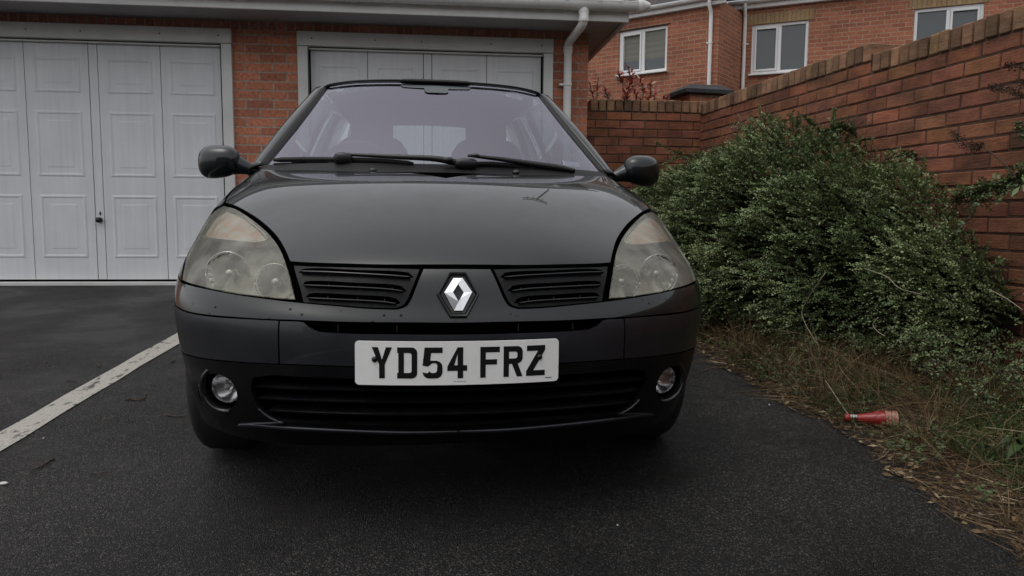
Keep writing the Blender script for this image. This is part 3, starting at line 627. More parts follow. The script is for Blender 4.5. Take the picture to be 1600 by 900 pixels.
def uvpoly(P, side=-1):
    out = []
    for p in P:
        u, v = px_uv(p, side)
        if len(p) == 2 and abs(p[0]-714) <= 1.5: u = 0.0
        out.append((u*SU, v*SV))
    A = [np.array(q) for q in out]; n = len(A); res_ = []           # round the outline between its true corners
    def cor(i):
        a, b = A[i]-A[i-1], A[(i+1)%n]-A[i]; return np.dot(a,b)/(np.linalg.norm(a)*np.linalg.norm(b)+1e-12) < .80
    for i in range(n):
        p, q = A[i], A[(i+1)%n]; L = np.linalg.norm(q-p)
        if L < .004 or (p[0] < 1e-6 and q[0] < 1e-6): res_.append(tuple(p)); continue
        def tan(k):
            if cor(k): return None
            a, b = A[k]-A[k-1], A[(k+1)%n]-A[k]; t = a/np.linalg.norm(a)+b/np.linalg.norm(b); return t/np.linalg.norm(t)*L
        m0 = tan(i); m1 = tan((i+1)%n); m0 = (q-p) if m0 is None else m0; m1 = (q-p) if m1 is None else m1
        for t in (0,.25,.5,.75): res_.append(tuple((2*t**3-3*t**2+1)*p+(t**3-2*t**2+t)*m0+(-2*t**3+3*t**2)*q+(t**3-t**2)*m1))
    return [(min(max(a,0.0),SU),min(max(b,0.0),8*SV)) for a,b in res_]
ARCH = (.76, .29, .335)
def arch_ok(P):                                # outside the wheel arch?
    return not (abs(P[0]) > .60 and math.hypot(P[1]-ARCH[0], P[2]-ARCH[1]) < ARCH[2])
def patch(name, polys, material, parent, off=0.0, wall=.008, res=.014, sides=('L','R'), uvp=None, centre=False, group=None, wall_to=None, cut=False):
    """A panel of the body skin bounded by sight-line outlines; mirrored to the other side, or joined across the middle."""
    U = uvp if uvp is not None else [uvpoly(P) for P in polys]
    P2, T = tri2d(U, res); u, v = P2[:,0]/SU, P2[:,1]/SV
    pos = ev(GP, u, v); nr = ev(GN, u, v); nr /= np.linalg.norm(nr, axis=1, keepdims=True); pos = pos + nr*off
    if cut: T = np.array([t for t in T if arch_ok(pos[t].mean(0))])
    a, b, c = pos[T[:,0]], pos[T[:,1]], pos[T[:,2]]; fl = (np.cross(b-a, c-a)*nr[T[:,0]]).sum(1) < 0; T[fl] = T[fl][:, ::-1]
    V_, F_, N_ = [tuple(p) for p in pos], [tuple(int(q) for q in t) for t in T], [tuple(q) for q in nr]
    if wall:
        ec = {}
        for t in F_:
            for q, w in zip(t, t[1:]+t[:1]): ec[(q,w)] = 1
        for (q,w) in list(ec):
            if (w,q) in ec: continue
            if centre and pos[q][0] < 1e-5 and pos[w][0] < 1e-5: continue
            wq, ww = pos[q]-nr[q]*wall, pos[w]-nr[w]*wall; n0 = len(V_); e_ = pos[w]-pos[q]; on = np.cross(e_, nr[q]); on /= np.linalg.norm(on)+1e-12
            V_ += [tuple(pos[q]), tuple(pos[w]), tuple(ww), tuple(wq)]; F_.append((n0+1, n0, n0+3, n0+2)); N_ += [tuple(on)]*4
    mV = [(-p[0],p[1],p[2]) for p in V_]; mF = [f[::-1] for f in F_]; mN = [(-q[0],q[1],q[2]) for q in N_]
    if centre:
        n0 = len(V_); V2 = V_+mV; F2 = F_+[tuple(n0+i for i in f) for f in mF]; N2 = N_+mN
        remap = {}
        for i, p in enumerate(V_):
            if abs(p[0]) < 1e-5 and i < len(pos): remap[n0+i] = i; N2[i] = (0, N2[i][1], N2[i][2])
        F2 = [tuple(remap.get(i,i) for i in f) for f in F2]; return [link(name, V2, F2, material, parent, True, normals=N2)]
    out = []
    for s in sides:
        pr = parent[s] if isinstance(parent, dict) else parent
        out.append(link(name, mV, mF, material, pr, True, normals=mN) if s == 'L' else link(name, V_, F_, material, pr, True, normals=N_))
    return out
def surf(px, py, off=0.0, side=-1):            # a point and normal on the skin, in the real (left) position
    u, v = px_uv((px,py), side); p = ev(GP, np.array([u]), np.array([v]))[0]; n = ev(GN, np.array([u]), np.array([v]))[0]; n /= np.linalg.norm(n); p = p+n*off
    return p*np.array([side,1,1]), n*np.array([side,1,1])
def strip(mb, pts, w, h, off, n=24, side=-1, mirror=False):
    whole = abs(pts[-1][0]-CX) < 1
    """A thin rib following the skin through sight-line points."""
    P = [surf(*p, off, side) for p in pts]; pos = np.array([p[0] for p in P]); nr = np.array([p[1] for p in P])
    pos = catmull(pos, n); nr = catmull(nr, n); V_ = []
    if whole:                                  # run level across the middle of the car
        k0 = int(n*.6); sl = pos[k0,2]-pos[k0-1,2]; m_ = n-1-k0
        for i in range(k0+1, n): t = (i-k0)/m_; pos[i,2] = pos[k0,2]+sl*m_*(t-t*t/2)
        pos[-1,0] = 0
    for i in range(n):
        t = pos[min(i+1,n-1)]-pos[max(i-1,0)]; t /= np.linalg.norm(t); s_ = np.cross(nr[i], t); s_ /= np.linalg.norm(s_); k = min(1, (min(i, n if whole else n-1-i)+.35)/1.5)
        V_ += [pos[i]-s_*w/2*k-nr[i]*h/2, pos[i]-s_*w/2*k+nr[i]*h*.3, pos[i]-s_*w/4*k+nr[i]*h/2, pos[i]+s_*w/4*k+nr[i]*h/2, pos[i]+s_*w/2*k+nr[i]*h*.3, pos[i]+s_*w/2*k-nr[i]*h/2]
    Fc = [(i*6+j, i*6+(j+1)%6, (i+1)*6+(j+1)%6, (i+1)*6+j) for i in range(n-1) for j in range(6)] + [(0,1,2,3,4,5),tuple((n-1)*6+j for j in range(5,-1,-1))]
    mb.add(V_, Fc)
    if mirror: mb.add([p*np.array([-1,1,1]) for p in V_], [f[::-1] for f in Fc])
UVc = lambda u, v: ('uv', u, v)
CX = 714
# --- outlines, read off the photograph's left half
P_BON = [(CX,413),(660,413),(600,413),(520,411),(454,408),(447,392),(434,370),(416,351.5),(397,337),(368,321),(352,316.5),(359,304),(372,289),(387,275),(400,266.5),(430,265.5),(480,266),(560,268),(640,270.5),(CX,272)]
P_LAMP = [(349.5,321.5),(365,325.5),(379,333),(393,342.5),(411,357),(427,374),(438,391),(446.5,413),(454,441),(459.5,466.5),(430,464.5),(380,458.5),(330,450),(300,443),(285,437),(288,418),(292.5,400),(299.5,380),(308.5,361),(321.5,343),(335,330)]
P_GRL = [(458,412.5),(520,415),(600,417),(655.5,418.5),(648,438),(641,456),(635,469),(628,476.5),(617,480),(590,479.5),(524,475),(473,470.5),(467,447)]
P_NOSE = [(CX,420.5),(662,420.5),(655,437),(648,455),(641,471),(633,480),(620,484),(590,483.5),(524,478.5),(468,473.5),(420,468),(377,462),(330,453.5),(300,447),(282,440.5),UVc(1,4.02),UVc(1,3.18),(277,478),(290,485),(310,489.5),(360,494.5),(415,498),(471,500),(538,502.5),(640,503.5),(CX,504)]
P_CORN = [(435,501.5),(360,497.5),(310,492.5),(290,488),(277,481),UVc(1,3.10),UVc(1,1.95),(279,545),(300,555.5),(327,560.5),(380,565.5),(435,568)]
P_MID = [(CX,523),(600,522.5),(520,520.5),(497,518.5),(484,512),(474,504),(466,502.5),(437.5,501.8),(437.5,568),(490,570),(552,572),(640,573),(CX,573)]
P_SLIT = [(CX,505),(640,504.5),(538,503.5),(475,502),(484,511),(497,517.5),(520,519.5),(600,521.5),(CX,522)]
P_LOW = [(CX,575),(640,575),(552,574),(490,572),(437,570),(380,567.5),(327,562.5),(300,557.5),(279,547),UVc(1,1.90),UVc(1,0.0),UVc(.9,0),UVc(.7,0),UVc(.5,0),UVc(.25,0),UVc(0,0)]
P_INT = [(CX,592),(640,592),(540,591),(470,589),(425,586.5),(396,590),(392,602),(396,620),(404,636),(418,649),(440,658),(500,661.5),(600,664),(CX,665)]
P_LIPV = None
th = np.linspace(0, 2*math.pi, 28, endpoint=False)
P_FOG = [(340+30*math.cos(a)+5*math.sin(a), 614+30*math.sin(a)) for a in th]
P_FEND = [(349,316.5),(356,303.5),(369.5,288),(384,274.5),(397,266),UVc(.86,8),UVc(1,8),UVc(1,7.2),UVc(1,6.4),UVc(1,5.6),UVc(1,4.8),UVc(1,4.08),(283,437.5),(285.5,418),(290,399),(297,379),(306,360),(319,341.5),(333,327.5),(346,320)]
U_LAMP, U_GRL, U_SLIT, U_INT, U_FOG = [uvpoly(P) for P in (P_LAMP, P_GRL, P_SLIT, P_INT, P_FOG)]
patch('bonnet', [P_BON], 'car_paint', car, centre=True, res=.02, wall=.014)
fenders = patch('fender', [P_FEND], 'car_paint', car, res=.016, cut=True)
patch('nose_panel', [P_NOSE], 'car_paint', car, centre=True, wall=.012)
patch('bumper_corner', [P_CORN], 'bumper_paint', car, wall=.012, cut=True)
bumper = patch('bumper', [P_MID], 'bumper_paint', car, centre=True, wall=.014)[0]
U_LOW = uvpoly(P_LOW)
low = patch('lower_bumper', None, 'lower_plastic', car, centre=True, wall=.014, uvp=[U_LOW, U_INT[:0] or U_FOG, U_INT], cut=True)[0]
# dark structure behind the shut lines, with holes where things sit deeper
def shell():
    u = np.linspace(0,1,60); v = np.linspace(0,8,110); UU, VV = np.meshgrid(u, v); p = ev(GP, UU, VV) - ev(GN, UU, VV)*.013
    def inp(P, x, y):
        c = False
        for a, b in zip(P, P[1:]+P[:1]):
            if (a[1] > y) != (b[1] > y) and x < (b[0]-a[0])*(y-a[1])/(b[1]-a[1])+a[0]: c = not c
        return c
    holes = [U_LAMP, U_GRL, U_SLIT, U_INT, U_FOG]; Fc = []
    for j in range(109):
        for i in range(59):
            cu, cv = (u[i]+u[i+1])/2*SU, (v[j]+v[j+1])/2*SV; q = p[j,i]
            if any(inp(h, cu, cv) for h in holes) or not arch_ok(p[j,i]): continue
            Fc.append((j*60+i, j*60+i+1, (j+1)*60+i+1, (j+1)*60+i))
    V_ = p.reshape(-1,3); n0 = len(V_)
    return link('inner_structure', list(V_)+[q*np.array([-1,1,1]) for q in V_], Fc+[tuple(n0+k for k in f)[::-1] for f in Fc], 'recess_black', car, True)
shell()
# --- grilles: slotted plastic with a dark void behind
def slot(pts_top, pts_bot): return pts_top + pts_bot[::-1]
S1 = [(465,424),(469,419),(478,417),(560,419.5),(620,421.5),(638,423.5),(647,431.5),(640,433.5),(560,430),(480,426)]
S2 = [(471,444.5),(475,438.5),(485,437),(560,440.5),(612,443),(627,445.5),(636,454),(628,455.5),(560,452),(486,448)]
S3 = [(476,463.5),(481,457.5),(491,456.5),(560,460),(605,462.5),(618,465.5),(626,473),(616,475),(560,471.5),(492,467.5)]
grs = patch('grille', [P_GRL, S1, S2, S3], 'grille_plastic', car, off=-.006, wall=.026, res=.009)
for s, g in zip('LR', grs):
    sg = -1 if s == 'L' else 1
    U2 = [uvpoly(P_GRL)]
    b = patch('backing', None, 'recess_black', g, off=-.040, wall=0, uvp=U2, sides=(s,), res=.02)[0]
    mb = MB()
    for pts in ([(470,425.5),(520,427),(600,431),(641,434)], [(475,446.5),(530,448.5),(600,452),(630,455.5)], [(481,466.5),(530,468.5),(590,471.5),(619,475)]):
        strip(mb, pts, .0045, .012, .001, 20)
    for xx, yy in ((511,424),(564,426),(617,428),(510,443),(560,446),(612,449),(509,463),(556,466),(600,468)): strip(mb, [(xx,yy-5),(xx,yy),(xx,yy+4)], .003, .01, -.022, 6)
    if s == 'R': mb.v = [(-p[0],p[1],p[2]) for p in mb.v]; mb.f = [f[::-1] for f in mb.f]
    mb.build('slats', 'bumper_paint', g, auto=40)
slit = patch('upper_vent', None, 'recess_black', car, centre=True, off=-.03, wall=0, uvp=[U_SLIT])[0]
for xx in (527,620):
    for mir in (False, True):
        mb = MB(); strip(mb, [(xx,506),(xx,513),(xx,520)], .005, .014, -.014, 6)
        if mir: mb.v = [(-p[0],p[1],p[2]) for p in mb.v]; mb.f = [f[::-1] for f in mb.f]
        mb.build('vent_rib', 'grille_plastic', slit)
# --- lower intake with its ribs and the shiny lip below
ink = patch('lower_intake', None, 'recess_black', car, centre=True, off=-.055, wall=0, uvp=[U_INT], res=.03)[0]
mb = MB()
for pts in ([(396,604.5),(470,608),(560,610),(640,611),(CX-.2,611)], [(402,623),(470,627),(560,629),(640,630),(CX-.2,630)], [(418,643),(480,646.5),(560,649),(640,650),(CX-.2,650)]):
    strip(mb, pts, .010, .03, -.018, 30, mirror=True)
mb.build('intake_rib', 'lower_plastic', ink, auto=40)
mb = MB(); strip(mb, [(374,663),(400,663.5),(440,667),(500,670.5),(600,674.5),(660,676),(CX-.2,676.5)], .012, .010, .003, 40, mirror=True)
strip(mb, [(404,637),(412,645),(424,653),(438,659)], .006, .008, .001, 16, mirror=True)
strip(mb, [(374,663),(400,662),(425,661),(444,659)], .010, .008, .002, 16, mirror=True); mb.build('lip', 'bumper_paint', low, smooth=True)
# --- headlamps
for s in 'LR':
    sg = -1 if s == 'L' else 1
    def shr(P, k, cx=None, cy=None):
        cx = sum(p[0] for p in P)/len(P); cy = sum(p[1] for p in P)/len(P); return [(cx+(p[0]-cx)*k, cy+(p[1]-cy)*k) for p in P]
    hl = patch('headlight', None, 'lamp_body', car, off=-.075, wall=-.068, uvp=[U_LAMP], sides=(s,), res=.016)[0]
    patch('lens', None, 'hazed_lens', hl, off=-.001, wall=.006, uvp=[U_LAMP], sides=(s,), res=.010)
    mb = MB()
    # seal round the lens
    rimP = [px_uv(p) for p in P_LAMP]
    def bowl(px, py, r, dep):
        c, n_ = surf(px, py, -.045); ax = np.array([-.10, -1.0, .06]); ax /= np.linalg.norm(ax); mb_ = MB()
        prof = [(r*1.05,.0),(r*1.05,.004),(r,.004),(r,.0)]+[(r*q, -dep*(1-q*q)) for q in (.97,.9,.8,.65,.5,.35,.2,.0)]
        mb_.lathe(prof[:4], c, ax, 40); mb_.lathe([(max(q_[0],.012),q_[1]) for q_ in prof[4:]], c, ax, 24); return mb_, c, ax
    for (px, py, r, dep) in ((341,410,.060,.05),(416,426,.050,.045)):
        mb_, c, ax = bowl(px, py, r, dep)
        bb = MB(); bb.lathe([(0,.0),(.010,.0),(.0135,-.006),(.0135,-.030),(.009,-.04)], c+ax*-.004, ax, 18)
        if s == 'R':
            for q in (mb_, bb): q.v = [(-p[0],p[1],p[2]) for p in q.v]; q.f = [f[::-1] for f in q.f]
        rf = mb_.build('reflector', 'chrome', hl, auto=12)
        rg = MB(); ua = np.cross(ax,(0,0,1.)); ua /= np.linalg.norm(ua); wa = np.cross(ua,ax); c3 = c*np.array([-1,1,1]) if s == 'R' else c; ua3, wa3 = (ua*np.array([-1,1,1]), wa*np.array([-1,1,1])) if s == 'R' else (ua, wa)
        rg.tube([c3+(ua3*math.cos(q_)+wa3*math.sin(q_))*r*1.04+np.array([0,-.006,0]) for q_ in np.linspace(0,2*math.pi,49)], .0010, 6); rg.build('reflector_rim', 'chrome', hl, smooth=True); bb.build('bulb_shield', 'lamp_silver', rf, smooth=True) if False else bb.build('bulb_shield', 'lamp_silver', hl, smooth=True)
    P_IND = [(349.5,325),(365,330),(383,340),(398,352),(408,362),(411,367),(395,370.5),(360,369),(330,366),(314,363),(324,346),(337,333)]
    patch('indicator', [P_IND], 'amber_reflector', hl, off=-.016, wall=.02, sides=(s,), res=.01)
    mb = MB(); strip(mb, [(312,367),(335,368.5),(365,371),(396,373),(412,370),(413,364),(404,354),(386,340)], .003, .004, -.011, 40)
    if s == 'R': mb.v = [(-p[0],p[1],p[2]) for p in mb.v]; mb.f = [f[::-1] for f in mb.f]
    mb.build('lamp_divider', 'lamp_silver', hl, smooth=True)
# --- fog lamps
for s in 'LR':
    c, n_ = surf(340, 612, -.03); ax = np.array([-.22,-1,0.02]); ax /= np.linalg.norm(ax)
    a = MB(); a.lathe([(.060,-.035),(.056,.012),(.060,.020),(.0665,.022),(.072,.016),(.073,.002)], c-ax*.0, ax, 40)
    h = MB(); h.lathe([(.058,-.030),(.046,-.012),(.0445,-.004),(.046,.000),(.043,.001)], c, ax, 40); h.lathe([(.060,-.035),(.0,-.036)], c, ax, 40)
    r_ = MB(); r_.lathe([(.043*q, -.034*(1-q*q)) for q in (1,.9,.8,.65,.5,.35,.2,.0)], c, ax, 32); r_.lathe([(0,.0),(.009,-.001),(.012,-.008),(.012,-.028)], c, ax, 16)
    l_ = MB(); l_.lathe([(0,.012),(.012,.0115),(.024,.009),(.034,.005),(.043,-.002)], c, ax, 32)
    if s == 'R':
        for q in (a,h,r_,l_): q.v = [(-p[0],p[1],p[2]) for p in q.v]; q.f = [f[::-1] for f in q.f]
    fg = h.build('fog_light', 'lower_plastic', car, auto=60); a.build('bezel', 'black_gloss', fg, smooth=True); r_.build('reflector', 'chrome', fg, auto=50); l_.build('lens', 'clear_lens', fg, smooth=True)
# --- badge: black hexagon dish with the two folded chrome arms of the diamond
c, nb = surf(CX, 461, 0); c[0] = 0; nb[0] = 0; nb /= np.linalg.norm(nb); ub = np.array([1.0,0,0]); wb = np.cross(nb, ub); wb = wb if wb[2] > 0 else -wb
def bq(px, py, h):                             # badge plane coordinates from the photograph
    d = cray(px, py); t = ((c-co)@nb)/(d@nb); q = co+d*t-c; return np.array([q@ub, q@wb])
def onb(x, y, h): return c + ub*x + wb*y + nb*h
hexo = [(.0135,.0385),(-.0135,.0385),(-.035,.0),(-.0135,-.0385),(.0135,-.0385),(.035,0)]
sc_ = (bq(746.7,461,0)[0]-bq(680,461,0)[0])/2/.035; hexo = [(x*sc_, y*sc_) for x, y in hexo]
mb = MB(); rings = [(1.0,.0),(1.0,.010),(.955,.0125),(.90,.0115),(.80,.004),(.55,.002),(0.001,.002)]
V_ = [onb(x*k, y*k, h) for k, h in rings for x, y in hexo]; mb.add(V_, [(i*6+j, i*6+(j+1)%6, (i+1)*6+(j+1)%6, (i+1)*6+j) for i in range(len(rings)-1) for j in range(6)])
badge = mb.build('badge', 'black_plastic', car, auto=25)
dc = np.array([551,545.]); k_ = 1/7.5
def dpt(x, y): return np.array([(x-551)/7.5*1.0, -(y-545)/7.5*1.0])*(sc_*.0700/66.7)
outl = [dpt(500,350), dpt(390,525), dpt(500,740)]; outr = [dpt(600,350), dpt(712,525), dpt(600,740)]; hole = [dpt(552,425), dpt(488,525), dpt(617,525), dpt(552,640)]
for nm, loop_o, loop_i in (('l', [dpt(600,350),dpt(500,350),dpt(390,525),dpt(500,740)], [dpt(552,425),dpt(552,425)*.6+dpt(488,525)*.4,dpt(488,525),dpt(552,640)]),
                           ('r', [dpt(600,350),dpt(712,525),dpt(600,740),dpt(500,740)], [dpt(552,425),dpt(617,525),dpt(617,525)*.4+dpt(552,640)*.6,dpt(552,640)])):
    mb = MB(); O = np.array(loop_o); I = np.array(loop_i); Mid = (O*.5+I*.5); sgn = 1
    hi, ho, hn = .013, .0105, .016
    if nm == 'l': ho_, hi_ = .0095, .0145
    else: ho_, hi_ = .0145, .0100
    HO = {(600,350):ho_,(500,350):ho_,(390,525):ho_,(712,525):ho_,(500,740):.0078,(600,740):.0082}
    keys = [(600,350),(500,350),(390,525),(500,740)] if nm == 'l' else [(600,350),(712,525),(600,740),(500,740)]
    V_ = [onb(*p,.002) for p in O]+[onb(*p,HO[k_2]) for p,k_2 in zip(O,keys)]+[onb(*p,hi_) for p in I]+[onb(*p,.002) for p in I]
    mb.add(V_, [(r_*4+j, r_*4+j+1, (r_+1)*4+j+1, (r_+1)*4+j) for r_ in range(3) for j in range(3)] + [(0,4,8,12),(3,15,11,7)])
    o_ = mb.build('diamond', 'chrome', badge)
    bm = bmesh.new(); bm.from_mesh(o_.data); bmesh.ops.triangulate(bm, faces=bm.faces); bmesh.ops.recalc_face_normals(bm, faces=bm.faces); bm.to_mesh(o_.data); bm.free()
# --- number plate
pc = (at_cy(553,567,-.012)+at_cy(869,563,-.012))/2; pcx = 0.0; pcz = pc[2]; PW, PH = .520, .111; tiltp = 3
def pl(x, z, h=0.0):                           # on the plate: x across, z up, slight bow
    y = -.030 - h + .35*x*x*.9 + z*math.tan(rad(tiltp)); return (pcx+x, y, pcz+z)
def rrect(w, h, r, n=6):
    out = []
    for cx_, cy_, a0 in ((w/2-r,h/2-r,0),(-w/2+r,h/2-r,90),(-w/2+r,-h/2+r,180),(w/2-r,-h/2+r,270)):
        out += [(cx_+r*math.cos(rad(a0+90*i/n)), cy_+r*math.sin(rad(a0+90*i/n))) for i in range(n+1)]
    return out
def plate_shape(mb, loops, h0, h1, res=.02):
    P2, T = tri2d(loops, res); n0 = len(P2); V_ = [pl(x,z,h1) for x,z in P2]; Fc = []
    for t in T:
        a,b,c_ = P2[t]; k = (b[0]-a[0])*(c_[1]-a[1])-(b[1]-a[1])*(c_[0]-a[0]); Fc.append(tuple(int(q) for q in (t if k > 0 else t[::-1])))
    ec = {(q,w) for f in Fc for q,w in zip(f,f[1:]+f[:1])}
    for (q,w) in list(ec):
        if (w,q) not in ec: m_ = len(V_); V_ += [pl(*P2[q],h0), pl(*P2[w],h0)]; Fc.append((w,q,m_,m_+1))
    mb.add(V_, Fc)
mb = MB(); plate_shape(mb, [rrect(PW,PH,.010)], -.004, 0); plate = mb.build('number_plate', 'plate_white', car)
mb = MB(); plate_shape(mb, [rrect(PW*.9,PH*.8,.010)], -.03, -.0045); mb.build('plate_holder', 'recess_black', plate)
W_, H_, S_ = .050, .079, .0140
def arc(cx_, cy_, r, a0, a1, n=6): return [(cx_+r*math.cos(rad(a0+(a1-a0)*i/n)), cy_+r*math.sin(rad(a0+(a1-a0)*i/n))) for i in range(n+1)]
w, h, s_ = W_, H_, S_
GL = {
 'Y': [[(0,h),(s_*1.08,h),(w/2,h*.60),(w-s_*1.08,h),(w,h),(w/2+s_/2,h*.44),(w/2+s_/2,0),(w/2-s_/2,0),(w/2-s_/2,h*.44)]],
 'D': [[(0,0)]+arc(w-.014,.014,.014,-90,0)+arc(w-.014,h-.014,.014,0,90)+[(0,h),(0,h-s_),(.003,h-s_),(.003,s_),(0,s_)], [(s_+.003,s_),(s_+.003,h-s_)]+arc(w-s_-.006,h-s_-.006,.006,90,0)+arc(w-s_-.006,s_+.006,.006,0,-90)],
 '5': [[(w,h),(w*.10,h),(0,h*.42),(s_*.95,h*.385)]+arc(s_+.012,h*.42,.006,150,90,3)+arc(w-s_-.006,h*.42-.001,.007,90,0)+arc(w-s_-.007,s_+.007,.007,0,-90)+arc(s_+.010,s_+.007,.007,-90,-160,3)+[(s_*.85,h*.17),(0,h*.20)]+arc(.017,.017,.017,195,270)+arc(w-.017,.017,.017,-90,0)+arc(w-.017,h*.575-.017,.017,0,90)+[(s_*1.35,h*.575),(s_*1.55,h-s_),(w,h-s_)]],
 '4': [[(w*.80,h),(w*.80,h*.42),(w,h*.42),(w,h*.24),(w*.80,h*.24),(w*.80,0),(w*.80-s_,0),(w*.80-s_,h*.24),(0,h*.24),(0,h*.38),(w*.80-s_*1.02,h)], [(s_*1.25,h*.42),(w*.80-s_,h*.42),(w*.80-s_,h*.80)]],
 'F': [[(0,0),(s_,0),(s_,h*.42),(w*.86,h*.42),(w*.86,h*.59),(s_,h*.59),(s_,h-s_),(w,h-s_),(w,h),(0,h)]],
 'R': [[(0,0),(s_,0),(s_,h*.42),(w*.44,h*.42),(w-s_*1.05,0),(w,0),(w*.74,h*.43)]+arc(w-.015,h*.43+.015,.015,-60,0,4)+arc(w-.015,h-.015,.015,0,90)+[(0,h)], [(s_,h*.42+s_),(s_,h-s_)]+arc(w-s_-.006,h-s_-.006,.006,90,0)+arc(w-s_-.006,h*.42+s_+.006,.006,0,-90)],
 'Z': [[(0,0),(w,0),(w,s_),(s_*1.35,s_),(w,h*.84),(w,h),(w*.03,h),(w*.03,h-s_),(w-s_*1.35,h-s_),(0,h*.16)]]}
mb = MB(); x0s = {0:42/1,1:104.7,2:168,3:230,4:313.5,5:373.5,6:433}
for i, ch in enumerate('YD54FRZ'):
    ox = -PW/2 + x0s[i]/1000; oz = -H_/2+.0015
    plate_shape(mb, [[(x+ox, z+oz) for x, z in L] for L in GL[ch]], -.001, .0008, .012)
mb.build('lettering', 'plate_black', plate)
mb = MB()                                      # the tiny illegible print along the bottom edge
xx = -.014
for k in range(9): plate_shape(mb, [[(xx,-.0475),(xx+.0024,-.0475),(xx+.0024,-.0460),(xx,-.0460)]], 0, .0003); xx += .0036
mb.build('small_print', 'print_grey', plate)
mb = MB(); xx = .224
for k in range(5): plate_shape(mb, [[(xx,-.0462),(xx+.0030,-.0462),(xx+.0030,-.0440),(xx,-.0440)]], 0, .0004); xx += .0036
mb.build('maker_mark', 'plate_black', plate)
for x in (.049-PW/2, .468-PW/2):
    mb = MB(); q = pl(x, .010); mb.lathe([(0,-.006),(.005,-.0055),(.0072,-.003),(.0075,0)], q, (0,1,0), 16); mb.build('screw_cap', 'plate_black', plate, smooth=True)
# --- body sides (doors, rear quarter), drawn in the side plane and bowed out
def sideX(y, z):
    zs = [.2,.35,.505,.575,.66,.745,.82,.865,.915,.95,1.0]; xs_ = [.785,.805,.82,.823,.82,.812,.797,.79,.772,.752,.70]
    x = float(np.interp(z, zs, xs_)); 
    if y > 3.0: x -= .10*((y-3.0)/.6)**2
    return x
belt = lambda y: .915 + (.035 if y > 1.55 else .035*(y-1.3)/.25) + .045*(y-1.55)/1.9*(y > 1.55)
edge = [tuple(ev(GP, np.array([1.0]), np.array([v]))[0][1:]) for v in np.linspace(0, 8, 30)]      # front edge of the side, shared with the front skin
def arc_yz(cy_, a0, a1, n=18): return [(cy_+.335*math.cos(rad(a0+(a1-a0)*i/n)), .29+.335*math.sin(rad(a0+(a1-a0)*i/n))) for i in range(n+1)]
def cross_arch(edge):                          # the part of the front edge above the wheel arch
    return [p for p in edge if math.hypot(p[0]-.76, p[1]-.29) > .335]
top = cross_arch([p for p in edge if p[1] > .45])
a_start = math.degrees(math.atan2(top[0][1]-.29, top[0][0]-.76)); sill = .21
fr_door, bk_door = 1.36, 2.62
pan_f = top + [(fr_door-.004, belt(fr_door)), (fr_door-.004, .80), (fr_door-.03, .55), (fr_door-.10, .30), (fr_door-.10, sill), (.76+.325, sill)] + arc_yz(.76, -14, a_start)[1:-1]
pan_d = [(fr_door+.004, belt(fr_door)), (fr_door+.004,.80), (fr_door-.022,.55), (fr_door-.092,.30), (fr_door-.092,.25), (bk_door-.12,.25), (bk_door-.004,.42), (bk_door-.004, belt(bk_door))] + [(y, belt(y)) for y in np.linspace(bk_door-.15, fr_door+.15, 6)]
pan_r = [(bk_door+.004, belt(bk_door)), (bk_door+.004,.42), (bk_door-.112,.242), (fr_door-.092,.242), (fr_door-.092,sill), (3.23-.325,sill)] + arc_yz(3.23, 194, -14)[1:-1] + [(3.23+.325,.25),(3.60,.25),(3.60,.6),(3.60,.97)] + [(y, belt(y)) for y in np.linspace(3.45, bk_door+.2, 5)]
def side_panel(name, P, s, material='car_paint', res=.05):
    P2, T = tri2d([P], res); V_ = [(s*sideX(*p), *p) for p in P2]; Fc = []
    for t in T:
        a,b,c_ = P2[t]; k = (b[0]-a[0])*(c_[1]-a[1])-(b[1]-a[1])*(c_[0]-a[0]); Fc.append(tuple(int(q) for q in (t if (k > 0) == (s > 0) else t[::-1])))
    o = link(name, V_, Fc, material, car, True); md = o.modifiers.new('thickness', 'SOLIDIFY'); md.thickness = .012; md.offset = -1; return o
doors = {}
for s in (-1, 1):
    side_panel('front_wing', pan_f, s); doors[s] = side_panel('door', pan_d, s); side_panel('rear_quarter', pan_r, s)
    mb = MB(); mb.tube([(s*(sideX(2.45,.80)+.012),2.38,.80),(s*(sideX(2.45,.80)+.022),2.45,.80),(s*(sideX(2.45,.80)+.012),2.53,.80)], .012, 8); mb.build('handle', 'black_plastic', doors[s], smooth=True)
    mb = MB(); mb.box((s*(sideX(2,.52)+.004), 1.95, .52), (.02,1.15,.05), bev=.006); mb.build('rubbing_strip', 'lower_plastic', doors[s])
# rear of the car
def loft(name, rows, material, parent, nu=24, smooth=True, flip=False, solid=0):
    K = np.array(rows, float); A = catmull(K, max(3,(len(rows)-1)*6+1)) if len(rows) > 2 else K; A = catmull(A.transpose(1,0,2), nu).transpose(1,0,2) if A.shape[1] > 2 else A
    m_, n_ = A.shape[:2]; Fc = [(j*n_+i, j*n_+i+1, (j+1)*n_+i+1, (j+1)*n_+i) for j in range(m_-1) for i in range(n_-1)]
    if flip: Fc = [f[::-1] for f in Fc]
    o = link(name, A.reshape(-1,3), Fc, material, parent, smooth)
    if solid: md = o.modifiers.new('thickness','SOLIDIFY'); md.thickness = solid; md.offset = -1
    return o
def sym(row): return [(-x,y,z) for x,y,z in row[::-1] if x > 1e-6] + list(row)
rear = lambda z, yc, w_: sym([(0,yc,z),(w_*.5,yc-.03,z),(w_*.86,yc-.12,z),(w_,3.56,z)])
loft('rear_bumper', [rear(.22,3.76,.69),rear(.36,3.82,.71),rear(.5,3.83,.725),rear(.60,3.81,.725)], 'bumper_paint', car, 40)
tg = loft('tailgate', [rear(.605,3.79,.722),rear(.75,3.79,.72),rear(.9,3.75,.70),rear(.985,3.70,.655)], 'car_paint', car, 40)
